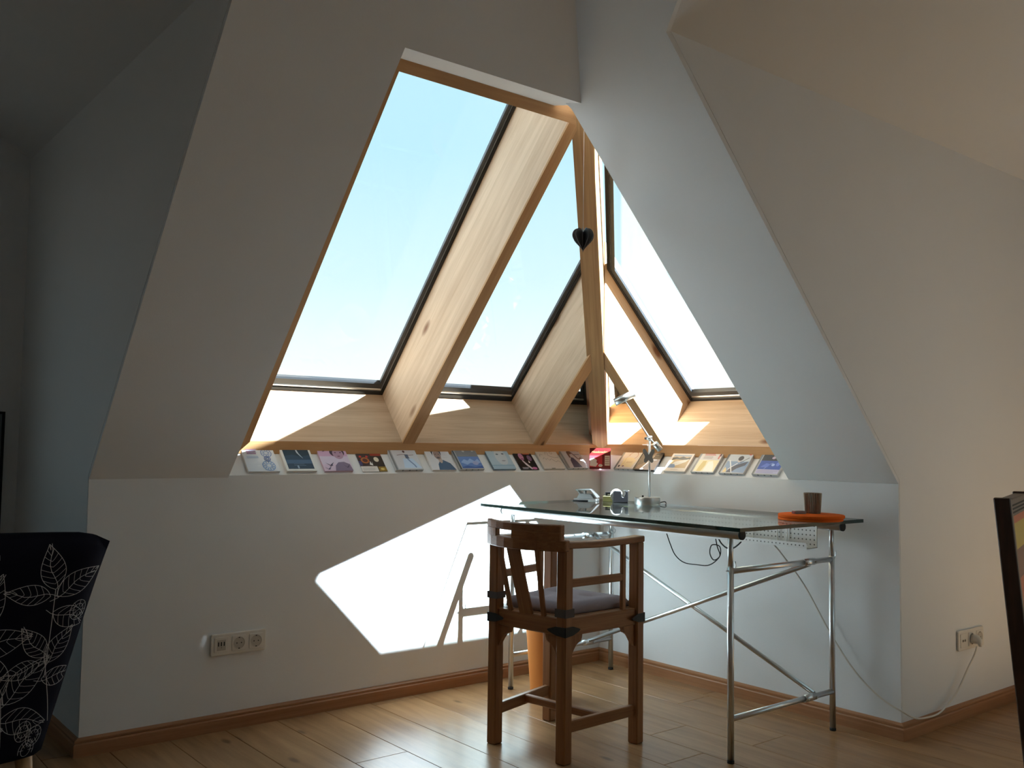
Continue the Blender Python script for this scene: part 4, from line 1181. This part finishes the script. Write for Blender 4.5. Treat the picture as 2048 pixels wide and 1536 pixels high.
cover('cd_case', 'dark brown cover with a pale hand, behind the desk lamp post', 'R', .214, .124, .116, .011, cm(40, 34, 32), cm(66, 54, 48), s14)
s15 = [(cm(196, 170, 130), rect(.10, .16, .92, .80)), (cm(150, 166, 186), rect(.10, .72, .92, .80)), (cm(46, 52, 50), [(.10, .54), (.10, .66), (.26, .70), (.40, .66), (.56, .72), (.74, .66), (.92, .70), (.92, .58), (.6, .56), (.3, .58)]), (cm(226, 224, 216), [(.18, .30), (.30, .46), (.62, .54), (.90, .60), (.80, .46), (.5, .30), (.3, .24)]), (cm(126, 152, 186), [(.10, .16), (.14, .34), (.34, .34), (.44, .22), (.40, .16)])] + textlines(.3, .7, (.88, .93, .07), cm(170, 150, 140), .012)
cover('cd_case', 'cream bordered cover with a landscape painting', 'R', .392, .122, .118, .010, cm(224, 214, 204), cm(232, 222, 212), s15)
s16 = [(cm(240, 226, 186), rect(0, 0, 1, .58)), (cm(214, 190, 110), [(.14, .0), (.16, .24), (.22, .52), (.40, .54), (.44, .30), (.36, .0)]), (cm(248, 244, 232), [(.46, .0), (.50, .50), (.70, .54), (.86, .30), (.96, .0)]), (cm(206, 120, 110), rect(.86, .64, .94, .95)), (cm(60, 40, 44), rect(.90, .78, .97, .94))] + textlines(.14, .72, (.88, .82), cm(200, 90, 84), .03) + textlines(.14, .66, (.75, .70, .65), cm(150, 140, 140), .018)  # pale lower part of the sheet has the light on it painted in
cover('cd_case', 'jewel case with red lettering over a yellow map-like picture', 'R', .545, .122, .116, .011, M['clearplastic'], cm(216, 212, 212), s16, jewel=True)
s17 = [(cm(134, 158, 190), rect(0, 0, 1, .55)), (cm(196, 204, 212), rect(0, .55, 1, 1)), (cm(72, 76, 92), [(.20, .0), (.30, .24), (.56, .40), (.96, .56), (.90, .36), (.60, .20), (.42, .0)]), (cm(210, 200, 196), ell(.54, .60, .08, .10)), (cm(58, 54, 58), ell(.56, .70, .12, .12)), (cm(92, 82, 84), stroke([(.62, .48), (.76, .60), (.92, .74)], .03)), (cm(236, 238, 240), stroke([(.10, .60), (.26, .34), (.44, .0)], .045)), (cm(236, 238, 240), stroke([(.22, .14), (.52, .46)], .035)), (cm(226, 204, 150), [(.02, .0), (.06, .26), (.18, .12), (.20, .0)]), (cm(206, 66, 86), ell(.90, .92, .07, .06))] + textlines(.1, .5, (.92, .86), cm(226, 230, 234), .016)
cover('cd_case', 'jewel case with a violinist on a blue-grey ground', 'R', .694, .126, .117, .011, M['clearplastic'], cm(160, 178, 200), s17, jewel='dark')
s18 = [(cm(40, 40, 46), rect(0, .62, 1, 1)), (cm(56, 84, 170), rect(0, .20, 1, .62)), (cm(186, 184, 214), rect(0, .0, 1, .20)), (cm(126, 110, 124), ell(.66, .84, .20, .11)), (cm(186, 170, 190), ell(.50, .76, .08, .06)), (cm(150, 176, 226), stroke([(.30, .22), (.42, .40), (.58, .52)], .02)), (cm(170, 190, 236), ell(.62, .42, .07, .06)), (cm(96, 120, 206), [(.1, .3), (.3, .5), (.5, .44), (.4, .3)]), (cm(110, 130, 210), ell(.82, .46, .08, .10))] + textlines(.05, .95, (.05, .12), cm(150, 150, 190), .02)
cover('cd_case', 'jewel case with a glowing blue picture, rightmost on the sill', 'R', .860, .122, .116, .012, M['clearplastic'], cm(90, 100, 150), s18, jewel=True)

# ------------------------------------------------------------------ black leaf-print armchair (left edge)
AX, AY = 2.80, 0.20            # centre of the seat
ac = tag(empty('wing_chair', (AX, AY, 0)), 'black upholstered chair with white leaf drawings at the left edge', 'chair')
def shell_w(t): return 0.335 + 0.118 * t                        # half width, t = 0 at the bottom, 1 at the top
def shell_pt(u, t, off=0.0):
    """outer face of the back: u in -1..1 from right edge (towards the wall) to left; t height"""
    z = 0.155 + 0.585 * t + 0.016 * t * (1 - u * u) - 0.022 * t ** 6 * max(0.0, (abs(u) - 0.8) / 0.2) ** 2.5
    x_ = AX + shell_w(t) * u
    y_ = AY + 0.215 + 0.135 * t + 0.055 * (1 - u * u) + off
    return Vector((x_, y_, z))
nu, ntt = 24, 20
v, fc = [], []
TK = 0.11
def edge_round(u, t):
    return (1 - max(0.0, (abs(u) - 0.86) / 0.14) ** 2.2) * (1 - max(0.0, (t - 0.93) / 0.07) ** 2.2)
for layer in (0, 1):
    for i in range(ntt + 1):
        for j in range(nu + 1):
            u, t = -1 + 2 * j / nu, i / ntt
            th_ = TK * 0.5 * max(0.16, edge_round(u, t)) ** 0.6
            off = (-TK * 0.5 + th_) if layer == 0 else (-TK * 0.5 - th_)
            v.append(shell_pt(u, t, off))
NN = (ntt + 1) * (nu + 1)
for i in range(ntt):
    for j in range(nu):
        a = i * (nu + 1) + j
        fc.append([a, a + 1, a + nu + 2, a + nu + 1])
        fc.append([NN + a, NN + a + nu + 1, NN + a + nu + 2, NN + a + 1])
rim = [j for j in range(nu + 1)] + [i * (nu + 1) + nu for i in range(1, ntt + 1)] + [ntt * (nu + 1) + j for j in range(nu - 1, -1, -1)] + [i * (nu + 1) for i in range(ntt - 1, 0, -1)]
for k in range(len(rim)):
    a, b = rim[k], rim[(k + 1) % len(rim)]
    fc.append([a, b, NN + b, NN + a])
back = put('backrest', v, fc, M['fabric'], ac, smooth=True)
# arms, seat box and cushion
for sgn in (-1, 1):
    pts = []
    prof = [(0.17, 0.16), (0.24, 0.60), (0.05, 0.56), (-0.30, 0.50), (-0.34, 0.44), (-0.32, 0.16)]
    xi = AX + sgn * 0.28; xo = AX + sgn * 0.335
    prism('arm', [(xi, AY + a, b) for a, b in prof], (xo - xi, 0, 0), M['fabric'], ac, bevel=0.03, seg=3)
box('seat_base', (AX - 0.32, AY - 0.32, 0.16), (AX + 0.32, AY + 0.20, 0.32), M['fabric'], ac, bevel=0.02, seg=2)
box('seat_pad', (AX - 0.29, AY - 0.34, 0.322), (AX + 0.29, AY + 0.16, 0.43), M['fabric'], ac, bevel=0.04, seg=3)
for lx, ly in ((-0.29, 0.17), (0.29, 0.17), (-0.29, -0.29), (0.29, -0.29)):
    tube('leg', [(AX + lx * 1.06, AY + ly * 1.06, 0), (AX + lx, AY + ly, 0.17)], [0.014, 0.024], M['legwood'], ac, 14)
# the leaf drawing on the fabric
lv, lf = [], []
def ribbon(pts2, wd=0.0022):
    """pts2: (u, t) on the back; flat line a hair above the cloth"""
    P3 = []
    for u, t in pts2:
        if not (-0.985 < u < 0.985 and 0.01 < t < 0.97):
            if len(P3) > 1: flush(P3, wd)
            P3 = []
            continue
        th_ = TK * 0.5 * max(0.16, edge_round(u, t)) ** 0.6
        off = -TK * 0.5 + th_
        e = 0.01
        n = (shell_pt(u + e, t, off) - shell_pt(u - e, t, off)).cross(shell_pt(u, t + e, off) - shell_pt(u, t - e, off)).normalized()
        if n.y < 0: n = -n
        P3.append((shell_pt(u, t, off) + n * 0.0022, n))
    if len(P3) > 1: flush(P3, wd)
def flush(P3, wd):
    b0 = len(lv)
    for i, (p_, n) in enumerate(P3):
        a = P3[max(i - 1, 0)][0]; b = P3[min(i + 1, len(P3) - 1)][0]
        s_ = n.cross(b - a)
        if s_.length < 1e-9: s_ = Vector((1, 0, 0))
        s_ = s_.normalized() * wd / 2
        lv.append(p_ + s_); lv.append(p_ - s_)
    for i in range(len(P3) - 1):
        lf.append([b0 + 2 * i, b0 + 2 * i + 1, b0 + 2 * i + 3, b0 + 2 * i + 2])
SU, STt = 0.40, 0.60          # metres per unit of u and t
def leaf(cx, cy, ang, L_, W2, nv=6, wd=0.0022):
    """cx, cy in (u, t) of the stalk end; ang in degrees in metric space"""
    ca, sa = math.cos(math.radians(ang)), math.sin(math.radians(ang))
    def tr(a, b): return (cx + (a * ca - b * sa) / SU, cy + (a * sa + b * ca) / STt)
    def hwf(k): return W2 * math.sin(math.pi * k ** 0.8) * (1 - 0.15 * k)
    for sg in (-1, 1):
        ribbon([tr(L_ * k / 14, sg * hwf(k / 14)) for k in range(15)], wd)
    ribbon([tr(-0.02 + (L_ + 0.02) * k / 8, 0.006 * math.sin(k)) for k in range(9)], wd)
    for i in range(1, nv + 1):
        k = i / (nv + 1)
        for sg in (-1, 1):
            k2 = min(0.98, k + 0.14)
            ribbon([tr(L_ * (k + (k2 - k) * q / 4), sg * hwf(k2) * (q / 4) ** 0.8 * 0.97) for q in range(5)], wd * 0.7)
def ring(cx, cy, r):
    for q in (1.0, 0.62):
        ribbon([(cx + r * q * math.cos(2 * math.pi * k / 16) / SU, cy + r * q * 1.25 * math.sin(2 * math.pi * k / 16) / STt) for k in range(17)], 0.0013)
    for k in range(8):
        a = 2 * math.pi * k / 8
        ribbon([(cx + r * 0.3 * math.cos(a) / SU, cy + r * .37 * math.sin(a) / STt), (cx + r * math.cos(a) / SU, cy + r * 1.25 * math.sin(a) / STt)], 0.0010)
lr = random.Random(5)
branches = [(-0.74, 0.76, 72, 1.0), (-0.56, 0.30, 62, 1.25), (-0.78, 0.46, 48, 0.9), (-0.30, 0.62, 40, 1.3), (-0.30, 0.06, 80, 1.2), (-0.10, 0.86, 25, 1.0), (0.2, 0.45, 70, 1.2), (0.55, 0.70, 80, 1.2), (0.6, 0.25, 60, 1.2)]
for cx, cy, a, k_ in branches:
    leaf(cx, cy, a, 0.125 * k_, 0.030 * k_, 7, 0.0014)
    leaf(cx - 0.02, cy - 0.03, a + 66, 0.12 * k_, 0.032 * k_, 7, 0.0014)
    leaf(cx + 0.02, cy - 0.03, a - 64, 0.11 * k_, 0.028 * k_, 6, 0.0014)
    leaf(cx - 0.02, cy - 0.10, a + 128, 0.11 * k_, 0.030 * k_, 6, 0.0014)
    ribbon([(cx + (0.04 * k * -math.cos(math.radians(a))) / SU / 2, cy - 0.05 * k * math.sin(math.radians(a)) / STt) for k in range(6)], 0.0018)
for cx, cy in ((-0.86, 0.10), (-0.77, 0.13), (-0.83, 0.04), (-0.34, 0.90), (0.3, 0.3), (-0.92, 0.66)):
    ring(cx, cy, 0.022)
pr = put('leaf_print', lv, lf, M['print'], back, Matrix.Identity(4), fix=False)
pr['kind'] = 'stuff'

# ------------------------------------------------------------------ dark wooden chair at the right edge
rc = tag(empty('side_chair', (0.93, 2.24, 0)), 'dark wooden chair with a bright fabric back at the right edge', 'chair')
r_ = Vector((-0.777, 0.629, 0)).normalized(); f_ = Vector((-0.627, -0.776, 0)).normalized()
wx = (r_ * 0.55 + f_ * 0.835).normalized()       # along the chair back, away from the viewer
dy = (-r_ * 0.835 + f_ * 0.55).normalized()      # through the thickness of the back, to the left
dy = (dy - wx * dy.dot(wx)).normalized()
RB = Vector((0.966, 2.240, 0))                   # near post, viewer-side edge at the top
lean = r_ * 0.095
def RC(a, b, z): # a along back, b through thickness (positive to the left)
    k = (0.888 - z) / 0.888
    return RB + r_ * 0.0285 + wx * a + dy * b + lean * k * 0.9 + Vector((0, 0, z))
def rbox(name, a0, a1, b0, b1, z0, z1, m, parent, grain=(0, 0, 1), bevel=0.002):
    return hexa(name, [RC(a0, b0, z0), RC(a1, b0, z0), RC(a1, b1, z0), RC(a0, b1, z0), RC(a0, b0, z1), RC(a1, b0, z1), RC(a1, b1, z1), RC(a0, b1, z1)], m, parent, grain, bevel)
for a0 in (0.0, 0.40):
    rbox('back_post', a0, a0 + 0.028, 0.0, 0.034, 0.0, 0.889, M['darkwood'], rc)
tr_ = rbox('top_rail', 0.028, 0.40, 0.003, 0.030, 0.845, 0.885, M['darkwood'], rc, wx)
for z in (0.854, 0.862, 0.870):
    rbox('groove', 0.030, 0.398, 0.0022, 0.0032, z - 0.0018, z + 0.0018, M['hole'], tr_, wx, 0)
rbox('lower_rail', 0.028, 0.40, 0.003, 0.030, 0.52, 0.56, M['darkwood'], rc, wx)
for z0, z1, c in ((0.825, 0.8445, cm(206, 84, 24)), (0.765, 0.825, cm(206, 176, 36)), (0.70, 0.765, cm(110, 34, 20)), (0.63, 0.70, cm(206, 84, 24)), (0.561, 0.63, cm(206, 176, 36))):
    rbox('back_stripe', 0.0285, 0.3995, 0.010, 0.022, z0, z1, c, rc, wx, 0)
rbox('seat', 0.006, 0.43, -0.40, 0.0, 0.43, 0.46, M['darkwood'], rc, wx)
for a0 in (0.0, 0.40):
    rbox('front_leg', a0, a0 + 0.03, -0.39, -0.36, 0.0, 0.43, M['darkwood'], rc)

# ------------------------------------------------------------------ upright panel on the dormer's front wall (left edge)
dp = tag(empty('upright_panel', (2.66, YD + 0.02, 0.56)), 'narrow dark upright panel on the wall at the far left edge', 'panel')
box('panel_face', (2.338, YD + 0.012, 0.56), (2.98, YD + 0.022, 1.085), plain('slate_panel', (0.10, 0.115, 0.13), 0.5), dp)
box('panel_rim', (2.325, YD + 0.0005, 0.55), (2.99, YD + 0.012, 1.095), M['black'], dp)
